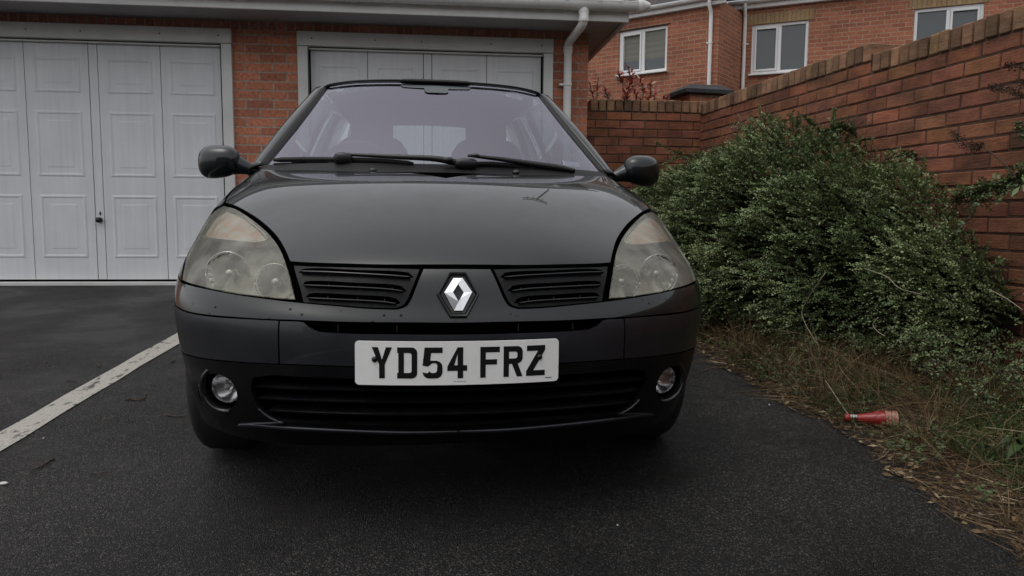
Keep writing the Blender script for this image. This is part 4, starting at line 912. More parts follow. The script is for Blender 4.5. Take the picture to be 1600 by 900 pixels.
for s in (-1,1):
    mb = MB(); mb.ball((s*.64,3.66,.86),(.07,.06,.13),p=.7); mb.build('tail_light', 'label_red', car, smooth=True)
# --- greenhouse
WB = [(0,1.035,.985),(.30,1.055,.983),(.52,1.13,.978),(.655,1.225,.972),(.708,1.285,.968)]
WM = [(0,1.37,1.195),(.25,1.382,1.192),(.44,1.43,1.180),(.56,1.505,1.166),(.602,1.555,1.158)]
WT = [(0,1.70,1.368),(.20,1.71,1.367),(.37,1.745,1.361),(.48,1.80,1.350),(.512,1.835,1.343)]
wind = loft('windscreen', [sym(WB), sym(WM), sym(WT)], 'windshield_glass', car, 60)
# grey-green uncoated sensor patch round the mirror mount, and a faded permit in the lower corner
def on_screen(x, t, lift=.003):                # t: 0 foot of the screen .. 1 header
    K_ = [np.array(q,float) for q in (WB, WM, WT)]; pts_ = [np.array([x, np.interp(abs(x)*(1-.0), k_[:,0], k_[:,1]), np.interp(abs(x), k_[:,0], k_[:,2])]) for k_ in K_]
    a_, b_, c_ = pts_; p = a_*(1-t)*(1-2*t) + b_*4*t*(1-t) + c_*t*(2*t-1); return p + np.array([0,-.5,.85])*lift
mat('sensor_grey', (0.05,0.062,0.065), 0.25); mb = MB()
for top_, bot_, w0, w1 in ((.955,.915,.165,.15),(.915,.905,.15,.09),(.905,.845,.055,.052),(.845,.83,.052,.040)):
    V_ = [on_screen(x, t) for t, w_ in ((top_,w0),(bot_,w1)) for x in np.linspace(-w_, w_, 7)]; mb.add(V_, [(i,i+1,8+i,7+i) for i in range(6)])
mb.build('sensor_patch', 'sensor_grey', wind, smooth=True)
mat('faded_paper', (0.30,0.28,0.36), 0.6); mb = MB(); V_ = [on_screen(x, t) for t in (.045,.095) for x in (.50,.585)]; mb.add(V_, [(0,1,3,2)]); mb.build('permit', 'faded_paper', wind)
# roof: crowned panel from the screen header to the tailgate
RT = [[(0,1.715,1.381),(.20,1.725,1.380),(.37,1.76,1.373),(.49,1.815,1.360),(.545,1.87,1.335)],
      [(0,2.05,1.425),(.20,2.055,1.423),(.38,2.07,1.412),(.50,2.10,1.392),(.565,2.13,1.352)],
      [(0,2.6,1.440),(.20,2.6,1.437),(.38,2.6,1.424),(.50,2.6,1.402),(.57,2.6,1.36)],
      [(0,3.2,1.418),(.20,3.2,1.415),(.37,3.19,1.402),(.48,3.17,1.383),(.545,3.15,1.345)],
      [(0,3.45,1.385),(.20,3.44,1.382),(.36,3.42,1.37),(.46,3.38,1.352),(.52,3.34,1.32)]]
roof = loft('roof', [sym(r) for r in RT], 'car_paint', car, 50, solid=.02)
mb = MB(); hp = catmull(np.array(sym([(x,y-.006,z+.010) for x,y,z in WT])), 60); mb.tube(hp, .005, 8); mb.build('screen_header', 'trim_rubber', wind, smooth=True)
mb = MB(); hp = catmull(np.array([(x,y,z) for x,y,z in sym([(0,1.712,1.379),(.09,1.714,1.379),(.165,1.722,1.378)])]), 20)
mb.tube(hp, [.004]+[.010]*18+[.004], 10); mb.build('roof_strip', 'trim_rubber', roof, smooth=True)  # dark strip at the middle of the roof's front edge
RB = [(0,3.735,1.0),(.30,3.72,1.0),(.5,3.66,1.0),(.60,3.58,1.0)]; RTp = [(0,3.46,1.365),(.28,3.44,1.36),(.44,3.39,1.345),(.505,3.345,1.32)]
rw = loft('rear_window', [sym(RTp), sym(RB)], 'side_glass', tg, 40)
def ribbon(name, A, B, material, parent, n=24, solid=.01, bow=0.0, s=1):
    A = catmull(np.array(A,float), n) if len(A) > 2 else np.array([np.array(A[0])*(1-t)+np.array(A[1])*t for t in np.linspace(0,1,n)])
    B = catmull(np.array(B,float), n) if len(B) > 2 else np.array([np.array(B[0])*(1-t)+np.array(B[1])*t for t in np.linspace(0,1,n)])
    k = 5; V_ = []
    for j in range(k):
        t = j/(k-1); q = A*(1-t)+B*t; q = q + np.array([s*bow*4*t*(1-t),0,bow*2*t*(1-t)]); V_ += list(q)
    Fc = [(j*n+i, j*n+i+1, (j+1)*n+i+1, (j+1)*n+i) for j in range(k-1) for i in range(n-1)]
    o = link(name, V_, Fc, material, parent, True); md = o.modifiers.new('thickness','SOLIDIFY'); md.thickness = solid; md.offset = 0; return o
mx = lambda L, s: [(s*x,y,z) for x,y,z in L]
for s in (-1,1):
    gl_e = [WB[-1], (.602,1.555,1.158), WT[-1]]                       # edge of the glass
    in_e = [(.716,1.283,.974),(.611,1.553,1.166),(.520,1.838,1.352)]
    out_e = [(.772,1.31,.945),(.668,1.585,1.155),(.575,1.90,1.335)]
    pil = ribbon('windscreen_pillar', mx(in_e,s), mx(out_e,s), 'car_paint', car, bow=.010, s=s)
    ribbon('pillar_seal', mx([tuple(np.array(p)+np.array([-.012,-.003,0.002])) for p in gl_e],s), mx([tuple(np.array(p)+np.array([.001,0,.004])) for p in in_e],s), 'trim_rubber', pil, solid=.004)
    # side glass and its frame
    sg = [(.765,1.33,.955),(.68,1.60,1.15),(.585,1.93,1.325)]; back_e = [(.735,3.30,1.0),(.655,3.25,1.18),(.57,3.12,1.325)]
    ribbon('side_window', mx([(.750,1.55,.955),(.66,1.72,1.18),(.578,1.98,1.325)],s), mx(back_e,s), 'side_glass', doors[s], solid=.004)
    ribbon('window_frame', mx(out_e,s), mx([tuple(np.array(p)+np.array([0,.06,-.004])) for p in out_e],s), 'trim_rubber', doors[s], solid=.012)
    ribbon('centre_pillar', mx([(.750,2.62,.985),(.665,2.62,1.17),(.583,2.60,1.33)],s), mx([(.750,2.74,.985),(.664,2.74,1.17),(.583,2.72,1.33)],s), 'trim_rubber', car, solid=.02)
    ribbon('rear_pillar', mx([(.735,3.28,.99),(.655,3.22,1.18),(.565,3.08,1.335)],s), mx([(.655,3.60,.99),(.60,3.50,1.18),(.515,3.36,1.335)],s), 'car_paint', car, solid=.02)
    ribbon('roof_rail', mx([(.56,1.86,1.335),(.57,2.6,1.36),(.53,3.34,1.325)],s), mx([(.582,1.93,1.318),(.590,2.6,1.335),(.560,3.32,1.305)],s), 'car_paint', car, solid=.012)
    ribbon('belt_trim', mx([(.748,1.34,.958),(.748,2.4,.985),(.722,3.40,1.0)],s), mx([(.772,1.32,.93),(.772,2.4,.962),(.742,3.42,.985)],s), 'car_paint', car, solid=.01)
# scuttle panel under the wipers
sc0 = [(x,y-.03,z-.016) for x,y,z in [tuple(p) for p in ev(GP, np.linspace(0,.99,8), np.full(8,8.0))]]
sc1 = [tuple(p) for p in catmull(np.array(WB), 8)+np.array([0,-.003,.006])]
loft('scuttle', [sym(sc0), sym(sc1)], 'trim_rubber', car, 60)
# floor, firewall and arches, so nothing shows through
mb = MB(); mb.box((0,2.05,.22),(1.44,3.1,.05)); mb.box((0,1.02,.58),(1.38,.04,.66)); mb.box((0,.42,.36),(1.02,.5,.26)); mb.box((0,3.52,.45),(1.2,.1,.5)); mb.build('underbody', 'recess_black', car)
for cy_ in (.76, 3.23):
    for s in (-1,1):
        mb = MB(); A = [(math.cos(rad(a))*.33, math.sin(rad(a))*.33) for a in range(-20,201,10)]
        V_ = [(s*x, cy_+p[0], .29+p[1]) for x in (.52,.745) for p in A]; n_ = len(A); mb.add(V_, [(i,i+1,n_+i+1,n_+i) for i in range(n_-1)]); c_ = len(V_)
        mb.add([(s*.52, cy_+p[0], .29+p[1]) for p in A], [tuple(range(n_))]); mb.build('arch_liner', 'recess_black', car)
        w = MB(); xo, xi = .812 if cy_ < 1 else .79, .60 if cy_ < 1 else .60
        w.lathe([(.20,-.002),(.215,.004),(.245,.006),(.268,.0),(.282,-.012),(.290,-.03),(.2905,-.09),(.290,-.16),(.282,-.178),(.25,-.19),(.20,-.185)], (s*xo,cy_,.29), (s,0,0), 56)
        for k in range(-2,3): pass
        wh = w.build('wheel', 'rubber', car, auto=35)
        r_ = MB(); r_.lathe([(.205,-.004),(.198,.0),(.190,-.012),(.182,-.05),(.18,-.14)], (s*xo,cy_,.29), (s,0,0), 40); r_.lathe([(0,-.012),(.03,-.010),(.045,-.016),(.05,-.04)], (s*xo,cy_,.29), (s,0,0), 24)
        for k in range(7):
            a = 2*math.pi*k/7; R_ = Rx(math.degrees(a)); r_.box(np.array([s*(xo-.022),cy_,.29])+R_@np.array([0,0,.115]), (.018,.045,.16), R_, bev=.006)
        r_.build('rim', 'alloy', wh, auto=40)
        d_ = MB(); d_.lathe([(0,-.06),(.125,-.06),(.125,-.072),(0,-.072)], (s*xo,cy_,.29), (s,0,0), 30); d_.build('brake_disc', 'alloy', wh)
# --- cabin
mb = MB()
dash = [sym([(0,1.20,.93),(.35,1.20,.925),(.66,1.24,.90)]), sym([(0,1.36,.965),(.35,1.36,.962),(.67,1.38,.93)]), sym([(0,1.60,.95),(.35,1.60,.955),(.68,1.60,.91)]), sym([(0,1.72,.80),(.35,1.72,.80),(.68,1.70,.80)]), sym([(0,1.72,.45),(.35,1.72,.45),(.68,1.70,.45)])]
loft('dashboard', dash, 'cabin_trim', car, 30)
for s in (-1,1):
    b = MB(); b.ball((s*.34,2.28,.50),(.25,.27,.09),p=.6); sq = b.build('front_seat', 'seat_fabric', car, smooth=True)
    b = MB(); b.ball((s*.34,2.60,.82),(.235,.085,.36),Rx(-14),p=.55); b.build('seat_back', 'seat_fabric', sq, smooth=True)
    b = MB(); b.ball((s*.34,2.70,1.20),(.125,.055,.095),Rx(-10),p=.6); b.tube([(s*.34-.05,2.68,1.0),(s*.34-.05,2.70,1.2)],.007,6); b.tube([(s*.34+.05,2.68,1.0),(s*.34+.05,2.70,1.2)],.007,6); b.build('headrest', 'seat_fabric', sq, smooth=True)
b = MB(); b.ball((0,3.2,.74),(.56,.08,.24),Rx(-12),p=.5); b.build('rear_seat', 'seat_fabric', car, smooth=True)
b = MB(); c0 = np.array([-.36,1.80,.93]); R = Rx(-62)
b.tube([c0+R@np.array([.18*math.cos(a),.18*math.sin(a),0]) for a in np.linspace(0,2*math.pi,41)], .014, 8); b.ball(c0+R@np.array([0,0,.0]), (.06,.045,.03), R); b.box(c0, (.34,.03,.015), R, bev=.005); b.box(c0+R@np.array([0,-.09,0]), (.03,.16,.015), R, bev=.005); b.build('steering_wheel', 'cabin_trim', car, smooth=True)
b = MB(); b.ball((0,1.80,1.315),(.105,.02,.032),Rx(8),p=.6); b.box((0,1.775,1.343),(.035,.05,.04),bev=.01); b.ball((0,1.75,1.352),(.17,.05,.010),p=.7); b.build('interior_mirror', 'cabin_trim', car, auto=60)
loft('headlining', [sym([(0,1.76,1.35),(.25,1.77,1.345),(.49,1.86,1.31)]), sym([(0,2.6,1.405),(.28,2.6,1.395),(.54,2.6,1.33)]), sym([(0,3.38,1.285),(.25,3.36,1.275),(.48,3.3,1.235)])], M.get('lining') or mat('lining', (0.22,0.22,0.22), 0.95), car, 24)
# --- door mirrors
for s in (-1,1):
    b = MB(); V_ = []; n_, m_ = 28, 18; c0 = np.array([.888,1.335,.986])
    for i in range(m_+1):
        th_ = math.pi*i/m_
        for j in range(n_):
            ph = 2*math.pi*j/n_; sgx = lambda x, p: math.copysign(abs(x)**p, x)
            a, c_ = sgx(math.sin(th_),.72)*sgx(math.cos(ph),.8), sgx(math.cos(th_),.8)
            dpt_ = sgx(math.sin(th_),1)*math.sin(ph); hz_ = .066*(1.0+.10*a)            # taller outboard
            yy = .062*dpt_ if dpt_ < 0 else .030*dpt_
            V_.append((c0[0]+.086*a, c0[1]+yy+.015*a, c0[2]+hz_*c_-.006*a))
    b.add([(s*x,y,z) for x,y,z in V_], [(i*n_+j,(i+1)*n_+j,(i+1)*n_+(j+1)%n_,i*n_+(j+1)%n_)[::s] for i in range(m_) for j in range(n_)])
    wm = b.build('wing_mirror', 'car_paint', car, smooth=True)
    b = MB(); b.tube([(s*.725,1.33,.948),(s*.755,1.33,.953),(s*.79,1.33,.965),(s*.83,1.335,.978),(s*.86,1.337,.983)], [.018,.020,.030,.046,.054], 16); b.build('mirror_arm', 'car_paint', wm, smooth=True)
    b = MB(); b.ball((s*.892,1.361,.986),(.066,.004,.045),p=.8); b.build('mirror_glass', 'chrome', wm, smooth=True)
# --- wipers, resting along the foot of the screen
def sc(px, py, lift): 
    """point over the screen foot at a sight line"""
    y = np.interp(px, [400,430,520,640,714,800,900,960],[1.28,1.24,1.13,1.06,1.05,1.07,1.15,1.24])-lift*.6
    p = at_cy(px, py, y); return p
def wiper(blade, arm, hub, cap, r_arm):
    pts = [sc(*p, .045) for p in blade]; pts = catmull(np.array(pts), 20); b = MB()
    b.tube(pts, [.006]+[.010]*18+[.006], 8); b.tube([p+np.array([0,.004,-.016]) for p in pts], .005, 6); b2 = MB(); w_ = b.build('wiper', 'trim_rubber', car, smooth=True)
    a = MB(); ap = catmull(np.array([sc(*p, .065) for p in arm]), 18); a.tube(ap, catmull(np.array(r_arm, float)[:,None], 18)[:,0], 10); a.build('wiper_arm', 'black_plastic', w_, smooth=True)
    for (px, py, rx_, rz_) in hub: h = MB(); h.ball(sc(px,py,.075), (rx_,.022,rz_), p=.75); h.build('wiper_joint', 'black_plastic', w_, smooth=True)
wiper([(428,250),(480,249),(540,249.5),(600,251.5),(646,256)], [(530,241),(580,243),(630,245.5),(680,248),(712,254)], [(536,247,.036,.022),(700,250,.02,.012)], None, [.007,.008,.010,.012,.014])
wiper([(724,258),(760,256),(790,258),(830,263)], [(731,243),(780,248.5),(830,256),(870,262),(897,267)], [(728,255.5,.046,.020),(742,243,.018,.008)], None, [.006,.009,.012,.014,.010])
for xx, yy in ((583,267),(806,270)):
    p = at_cy(xx, yy, .93); b = MB(); b.ball((p[0],p[1],p[2]),(.013,.018,.011),p=.8); b.box((p[0],p[1],p[2]-.012),(.012,.016,.02),bev=.003); b.build('washer_jet', 'black_plastic', car, smooth=True)
# a torn tax disc in the corner of the screen
# ---------------------------------------------------------------- planting
def leaf_mesh(name, base, dirs, nrm, ln, wd, tint, material, parent, fold=.25):
    """Many small folded leaves in one mesh: base, direction, normal, length, width per leaf."""
    n = len(base); d = dirs/np.linalg.norm(dirs,axis=1,keepdims=True); s = np.cross(d, nrm); s /= np.linalg.norm(s,axis=1,keepdims=True)+1e-9; u = np.cross(s, d)
    L = ln[:,None]; W = wd[:,None]
    v = np.stack([base, base+d*L*.5+s*W*.5+u*W*fold, base+d*L, base+d*L*.5-s*W*.5+u*W*fold], 1).reshape(-1,3)
    me = bpy.data.meshes.new(name); me.vertices.add(4*n); me.vertices.foreach_set('co', v.ravel()); me.loops.add(6*n); me.polygons.add(2*n)
    b = np.arange(n)[:,None]*4; me.loops.foreach_set('vertex_index', (b+np.array([0,1,2,0,2,3])).ravel()); me.polygons.foreach_set('loop_start', np.arange(2*n)*3); me.polygons.foreach_set('loop_total', np.full(2*n,3)); me.update(calc_edges=True)
    a = me.color_attributes.new('tint','FLOAT_COLOR','POINT'); t = np.repeat(tint,4); a.data.foreach_set('color', np.c_[t,t,t,np.ones_like(t)].ravel())
    me.materials.append(M[material]); o = bpy.data.objects.new(name, me); COL.objects.link(o); o.parent = parent; return o
def blade_mesh(name, P, wd, tint, material, parent=None):
    """Thin curved ribbons: P is n x k x 3."""
    n, k = P.shape[:2]; t = np.gradient(P, axis=1); s = np.cross(t, rng.normal(size=(n,1,3))); s /= np.linalg.norm(s,axis=2,keepdims=True)+1e-9
    w = wd[:,None,None]*np.linspace(1,.25,k)[None,:,None]*.5; v = np.stack([P-s*w, P+s*w], 2).reshape(-1,3)
    me = bpy.data.meshes.new(name); me.vertices.add(len(v)); me.vertices.foreach_set('co', v.ravel()); q = n*(k-1); me.loops.add(4*q); me.polygons.add(q)
    b = (np.arange(n)[:,None]*k+np.arange(k-1)[None,:]).ravel()[:,None]*2; me.loops.foreach_set('vertex_index', (b+np.array([0,1,3,2])).ravel()); me.polygons.foreach_set('loop_start', np.arange(q)*4); me.polygons.foreach_set('loop_total', np.full(q,4)); me.update(calc_edges=True)
    a = me.color_attributes.new('tint','FLOAT_COLOR','POINT'); tt = np.repeat(tint, 2*k); a.data.foreach_set('color', np.c_[tt,tt,tt,np.ones_like(tt)].ravel())
    me.materials.append(M[material]); o = bpy.data.objects.new(name, me); COL.objects.link(o); o.parent = parent; return o
def n3(x, y, z, s): return noise.noise(Vector((x*s, y*s, z*s)))
# the shrub: height over the ground and reach out from the wall, along y
KY = [2.75, 3.0, 3.25, 3.5, 3.85, 4.2, 4.5, 5.0, 5.5, 6.0, 6.4]
KH = [.25, .50, .73, .94, 1.13, 1.29, 1.37, 1.32, 1.26, 1.24, 1.18]     # absolute top
KX = [2.34, 2.22, 2.02, 1.82, 1.64, 1.54, 1.50, 1.47, 1.48, 1.52, 1.60]  # outermost x
def shrub_pt(y, a):                            # a: 0 at the wall top .. 1 at the foot of the front
    top = np.interp(y, KY, KH); xo = np.interp(y, KY, KX); xw = wall_x(y)-.02; zb = zg(y)+.09
    th = a*math.pi*.62; rx = xw-xo; rz = (top-zb)*.74
    zc = top-rz; x = xw-rx*math.sin(min(th,math.pi/2))**.75 if th < math.pi/2 else xo+ (th-math.pi/2)*.42*rx
    z = zc+rz*math.cos(th)
    return np.array([x, y, z])
shrub = tag(empty('shrub', (2.1, 4.4, zg(4.4))), 'big spreading dark green small leaved shrub filling the bed against the side wall', 'shrub')
# core of packed twigs, near-black so its colour carries the shade between leaves
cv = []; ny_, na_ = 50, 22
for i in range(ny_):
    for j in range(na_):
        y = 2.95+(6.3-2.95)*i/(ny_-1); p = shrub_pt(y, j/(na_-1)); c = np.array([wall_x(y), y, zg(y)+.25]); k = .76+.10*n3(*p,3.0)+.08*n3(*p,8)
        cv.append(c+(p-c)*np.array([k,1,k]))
part(link('shaded_thicket', cv, [(i*na_+j,i*na_+j+1,(i+1)*na_+j+1,(i+1)*na_+j) for i in range(ny_-1) for j in range(na_-1)], 'shaded_thicket', None, True), shrub)
B, Dr, Nn, Ln, Wd, Ti = [], [], [], [], [], []; stems = MB()
def spray(p, d, L, nleaf, lsz=.013, tint=.5, droop=.25, up=None):
    d = d/np.linalg.norm(d); up = np.array([0,0,1.]) if up is None else up; s = np.cross(d, up); s /= np.linalg.norm(s)+1e-9; nn = np.cross(s, d); pts = []
    bend = rng.normal(0,.15)
    for k in range(5):
        t = k/4; pts.append(p + d*L*t + np.array([0,0,-droop*L*t*t]) + s*bend*L*t*t)
    pts = np.array(pts); stems.tube(pts, [.0022,.0018,.0015,.001,.0006], 3, cap=False)
    t = np.linspace(.06,1,nleaf); idx = np.clip((t*4).astype(int),0,3); f = (t*4-idx)[:,None]; c = pts[idx]*(1-f)+pts[idx+1]*f; tn = pts[idx+1]-pts[idx]; tn /= np.linalg.norm(tn,axis=1,keepdims=True)
    sd_ = np.where(np.arange(nleaf)%2 == 0, 1, -1)[:,None]; dd = s[None]*sd_*.85 + tn*.6 + rng.normal(0,.22,(nleaf,3)); nr_ = nn[None]+rng.normal(0,.35,(nleaf,3))
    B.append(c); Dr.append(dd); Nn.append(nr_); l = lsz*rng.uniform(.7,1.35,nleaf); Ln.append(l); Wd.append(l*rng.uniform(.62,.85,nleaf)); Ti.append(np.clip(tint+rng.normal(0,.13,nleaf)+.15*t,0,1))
for k in range(10800):
    y = rng.uniform(2.95, 6.35); a = rng.uniform(0,1); p = shrub_pt(y, a); c = np.array([wall_x(y), y, zg(y)+.25])
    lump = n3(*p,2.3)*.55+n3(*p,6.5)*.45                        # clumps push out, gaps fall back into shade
    out = (p-c)*np.array([1,0,1]); out /= np.linalg.norm(out)+1e-9
    if lump < -.2 and rng.random() < .6: continue
    dep = rng.exponential(.05); p = p+out*(lump*.30-dep)
    tilt = .25+.5*(1-a)
    d = out*np.array([1,0,.6]) + np.array([-.15, rng.normal(-.35,.65), rng.normal(.10,.28)+tilt*.25])
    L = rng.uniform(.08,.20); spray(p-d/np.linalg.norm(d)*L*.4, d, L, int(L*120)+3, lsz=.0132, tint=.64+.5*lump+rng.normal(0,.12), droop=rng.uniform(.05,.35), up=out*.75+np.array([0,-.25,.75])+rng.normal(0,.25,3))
for k in range(270):                          # low growth creeping out at the near end
    y = rng.uniform(2.55,3.25); x = rng.uniform(2.02,2.5); z = zg(y)+rng.uniform(.08,.20)+.22*max(0,min(1,(y-2.6)/.7)); spray(np.array([x,y,z]), np.array([rng.normal(-.2,.6), rng.normal(-.3,.6), rng.normal(.15,.3)]), rng.uniform(.06,.16), 12, lsz=.013, tint=.42+rng.normal(0,.12), droop=.3, up=np.array([-.4,-.5,.7])+rng.normal(0,.25,3))
def sprig(pts2, Y, n=9, L=.10, lsz=.013, tint=.6, X=None):      # long shoots standing clear of the mass
    P = [at_y(px,py,Y) if X is None else at_x(px,py,X) for px,py in pts2]; P = catmull(np.array(P), 20) if len(P) > 2 else np.array([P[0]+(P[1]-P[0])*t for t in np.linspace(0,1,20)])
    stems.tube(P, np.linspace(.004,.001,20), 4, cap=False); T_ = np.gradient(P, axis=0)
    for i in range(1,20):
        for q in range(n//4+1):
            spray(P[i], T_[i]/np.linalg.norm(T_[i])+rng.normal(0,.6,3)+np.array([-.2,-.2,0]), L*rng.uniform(.4,1)*(1.15-i/22), max(4,int(9*L/.1)), lsz, tint+rng.normal(0,.1), .1)
sprig([(1300,240),(1288,215),(1272,196),(1252,180)], 4.3, L=.09); sprig([(1300,235),(1302,205),(1304,172)], 4.3, L=.05)
sprig([(1225,250),(1215,225),(1221,198)], 4.75, 10, .10, tint=.25); sprig([(1100,250),(1062,240),(1026,224)], 5.6, L=.08); sprig([(1090,260),(1060,246),(1030,262)], 5.5, L=.07)
sprig([(1380,250),(1410,243),(1436,242)], 3.75, 10, .09, tint=.55); sprig([(1340,215),(1320,200),(1290,205)], 4.1, 14, .13, tint=.4)
sprig([(1405,330),(1440,318),(1449,277)], 3.35, 4, .04, tint=.4); sprig([(1470,385),(1510,345),(1530,312)], 3.0, 3, .03, tint=.5)
sprig([(1030,262),(1010,275),(1000,292)], 5.0, 12, .10, tint=.6); sprig([(1500,400),(1530,420),(1568,408)], 3.0, 6, .07)
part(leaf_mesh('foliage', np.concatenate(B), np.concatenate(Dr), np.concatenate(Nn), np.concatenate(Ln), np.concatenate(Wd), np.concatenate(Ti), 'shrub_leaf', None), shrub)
part(stems.build('branches', 'bark'), shrub)
def stepdown(): 
    global B, Dr, Nn, Ln, Wd, Ti, stems
    B, Dr, Nn, Ln, Wd, Ti = [], [], [], [], [], []; stems = MB()
# buddleia-like weed at the right edge: dead brown flower spikes and a leafy shoot over the wall face
def panicle(pts2, X, r=.022, n=600):
    P = np.array([at_x(px,py,X) for px,py in pts2]); P = catmull(P, 16); t = rng.random(n); i = np.clip((t*15).astype(int),0,14); f = (t*15-i)[:,None]; c = P[i]*(1-f)+P[i+1]*f; w = r*(.35+1.1*np.sin(np.pi*np.clip(t*.9+.08,0,1)))[:,None]
    off = rng.normal(size=(n,3)); off /= np.linalg.norm(off,axis=1,keepdims=True); c = c+off*w*rng.uniform(.2,1,(n,1)); B.append(c); Dr.append(off+rng.normal(0,.4,(n,3))); Nn.append(rng.normal(size=(n,3))); l = rng.uniform(.004,.010,n); Ln.append(l); Wd.append(l*.6); Ti.append(rng.uniform(0,1,n)); stems.tube(P, .0025, 5)
stepdown()
wd_ = tag(empty('wall_weed', (2.5, 2.95, zg(2.95))), 'straggly weed with dead brown flower spikes leaning across the wall at right', 'weed')
panicle([(1487,206),(1503,222),(1520,232),(1535,226)], 2.42, .020, 700); panicle([(1545,136),(1570,140),(1600,150)], 2.42, .016, 500); panicle([(1572,100),(1590,104),(1612,106)], 2.42, .016, 350); panicle([(1590,128),(1602,132),(1620,140)], 2.42, .018, 250)
for pts in ([(1535,228),(1560,248),(1600,285),(1640,320)], [(1600,150),(1625,200),(1640,320)], [(1610,106),(1640,170),(1660,300)], [(1640,320),(1650,420),(1630,560)]): stems.tube(catmull(np.array([at_x(px,py,2.42) for px,py in pts]), 14), .0035, 6)
part(leaf_mesh('seed_heads', np.concatenate(B), np.concatenate(Dr), np.concatenate(Nn), np.concatenate(Ln), np.concatenate(Wd), np.concatenate(Ti), 'seed_brown', None), wd_); part(stems.build('stems', 'bark'), wd_)
stepdown()
def bigleaf(p, d, L, w, t=.5): B.append(np.array([p])); Dr.append(np.array([d])); Nn.append(np.array([[rng.normal(0,.3),-.6,1]])); Ln.append(np.array([L])); Wd.append(np.array([w])); Ti.append(np.array([t]))
shoot = tag(empty('creeper', (2.35, 2.9, zg(2.9))), 'leafy green shoot hanging across the brick face near the right edge', 'plant')
Xs = 2.38; P = catmull(np.array([at_x(px,py,Xs) for px,py in [(1475,330),(1500,310),(1530,298),(1560,290),(1600,276),(1640,262)]]), 30); stems.tube(P, .003, 6)
for i in range(5,30):
    for q in range(9): spray(P[i], rng.normal(0,1,3)*np.array([.4,1,.7]), rng.uniform(.03,.085), 9, .015, .35+rng.normal(0,.1), .2)
for k in range(10): bigleaf(at_x(rng.uniform(1580,1625), rng.uniform(266,300), Xs-.05), np.array([-.3,rng.uniform(-1,1),rng.uniform(-.9,.1)]), .06, .02, .6)
for pts in ([(1430,345),(1443,320),(1450,285)], [(1590,188),(1597,200),(1606,220)]):
    Q = catmull(np.array([at_x(px,py,Xs+.05) for px,py in pts]), 10); stems.tube(Q, .002, 5)
    for i in range(1,10):
        for q in range(3): spray(Q[i], rng.normal(0,1,3), .03, 5, .014, .35)
part(leaf_mesh('foliage', np.concatenate(B), np.concatenate(Dr), np.concatenate(Nn), np.concatenate(Ln), np.concatenate(Wd), np.concatenate(Ti), 'shrub_leaf', None), shoot); part(stems.build('stems', 'bark'), shoot)
# red-leaved shrub showing over the low wall
stepdown()
red = tag(empty('red_leaf_bush', (1.95, 7.1, zg(7))), 'young bush with red and pale leaves showing above the low wall coping', 'bush')
for pts, m_ in (([(1000,170),(990,140),(983,108)],1.0),([(985,165),(972,135),(968,115)],1.0),([(1000,170),(1005,145),(1000,125)],.9),([(1010,170),(1015,150),(1017,132)],.8),([(960,165),(950,152),(946,143)],.8),([(1025,170),(1022,150),(1025,140)],.6),([(975,165),(980,150),(984,128)],1.0),([(1035,168),(1040,158),(1046,150)],.5)):
    Q = catmull(np.array([at_y(px,py,7.0+rng.uniform(-.1,.1)) for px,py in pts]), 12); stems.tube(Q, .004, 5)
    for i in range(2,12):
        for q in range(4): bigleaf(Q[i], np.array([rng.normal(0,.7),rng.normal(0,.5),rng.uniform(.1,1)]), rng.uniform(.05,.09)*m_, .028*m_, rng.choice([.1,.3,.5,.6,.95]))
part(leaf_mesh('foliage', np.concatenate(B), np.concatenate(Dr), np.concatenate(Nn), np.concatenate(Ln), np.concatenate(Wd), np.concatenate(Ti), 'red_leaf', None), red); part(stems.build('stems', 'bark'), red)
stepdown()
red2 = tag(empty('red_leaf_sapling', (1.5, 7.0, zg(7))), 'single thin sapling with a few red leaves beside the white downpipe above the wall', 'sapling')
for pts in ([(932,168),(933,145),(935,120)], [(931,160),(926,150),(922,132)]):
    Q = catmull(np.array([at_y(px,py,6.95) for px,py in pts]), 12); stems.tube(Q, .004, 5)
    for i in range(4,12):
        for q in range(2): bigleaf(Q[i], np.array([rng.normal(0,.8),rng.normal(0,.5),rng.uniform(-.2,1)]), rng.uniform(.05,.08), .022, rng.choice([.1,.3,.4,.95]))
part(leaf_mesh('foliage', np.concatenate(B), np.concatenate(Dr), np.concatenate(Nn), np.concatenate(Ln), np.concatenate(Wd), np.concatenate(Ti), 'red_leaf', None), red2); part(stems.build('stems', 'bark'), red2)

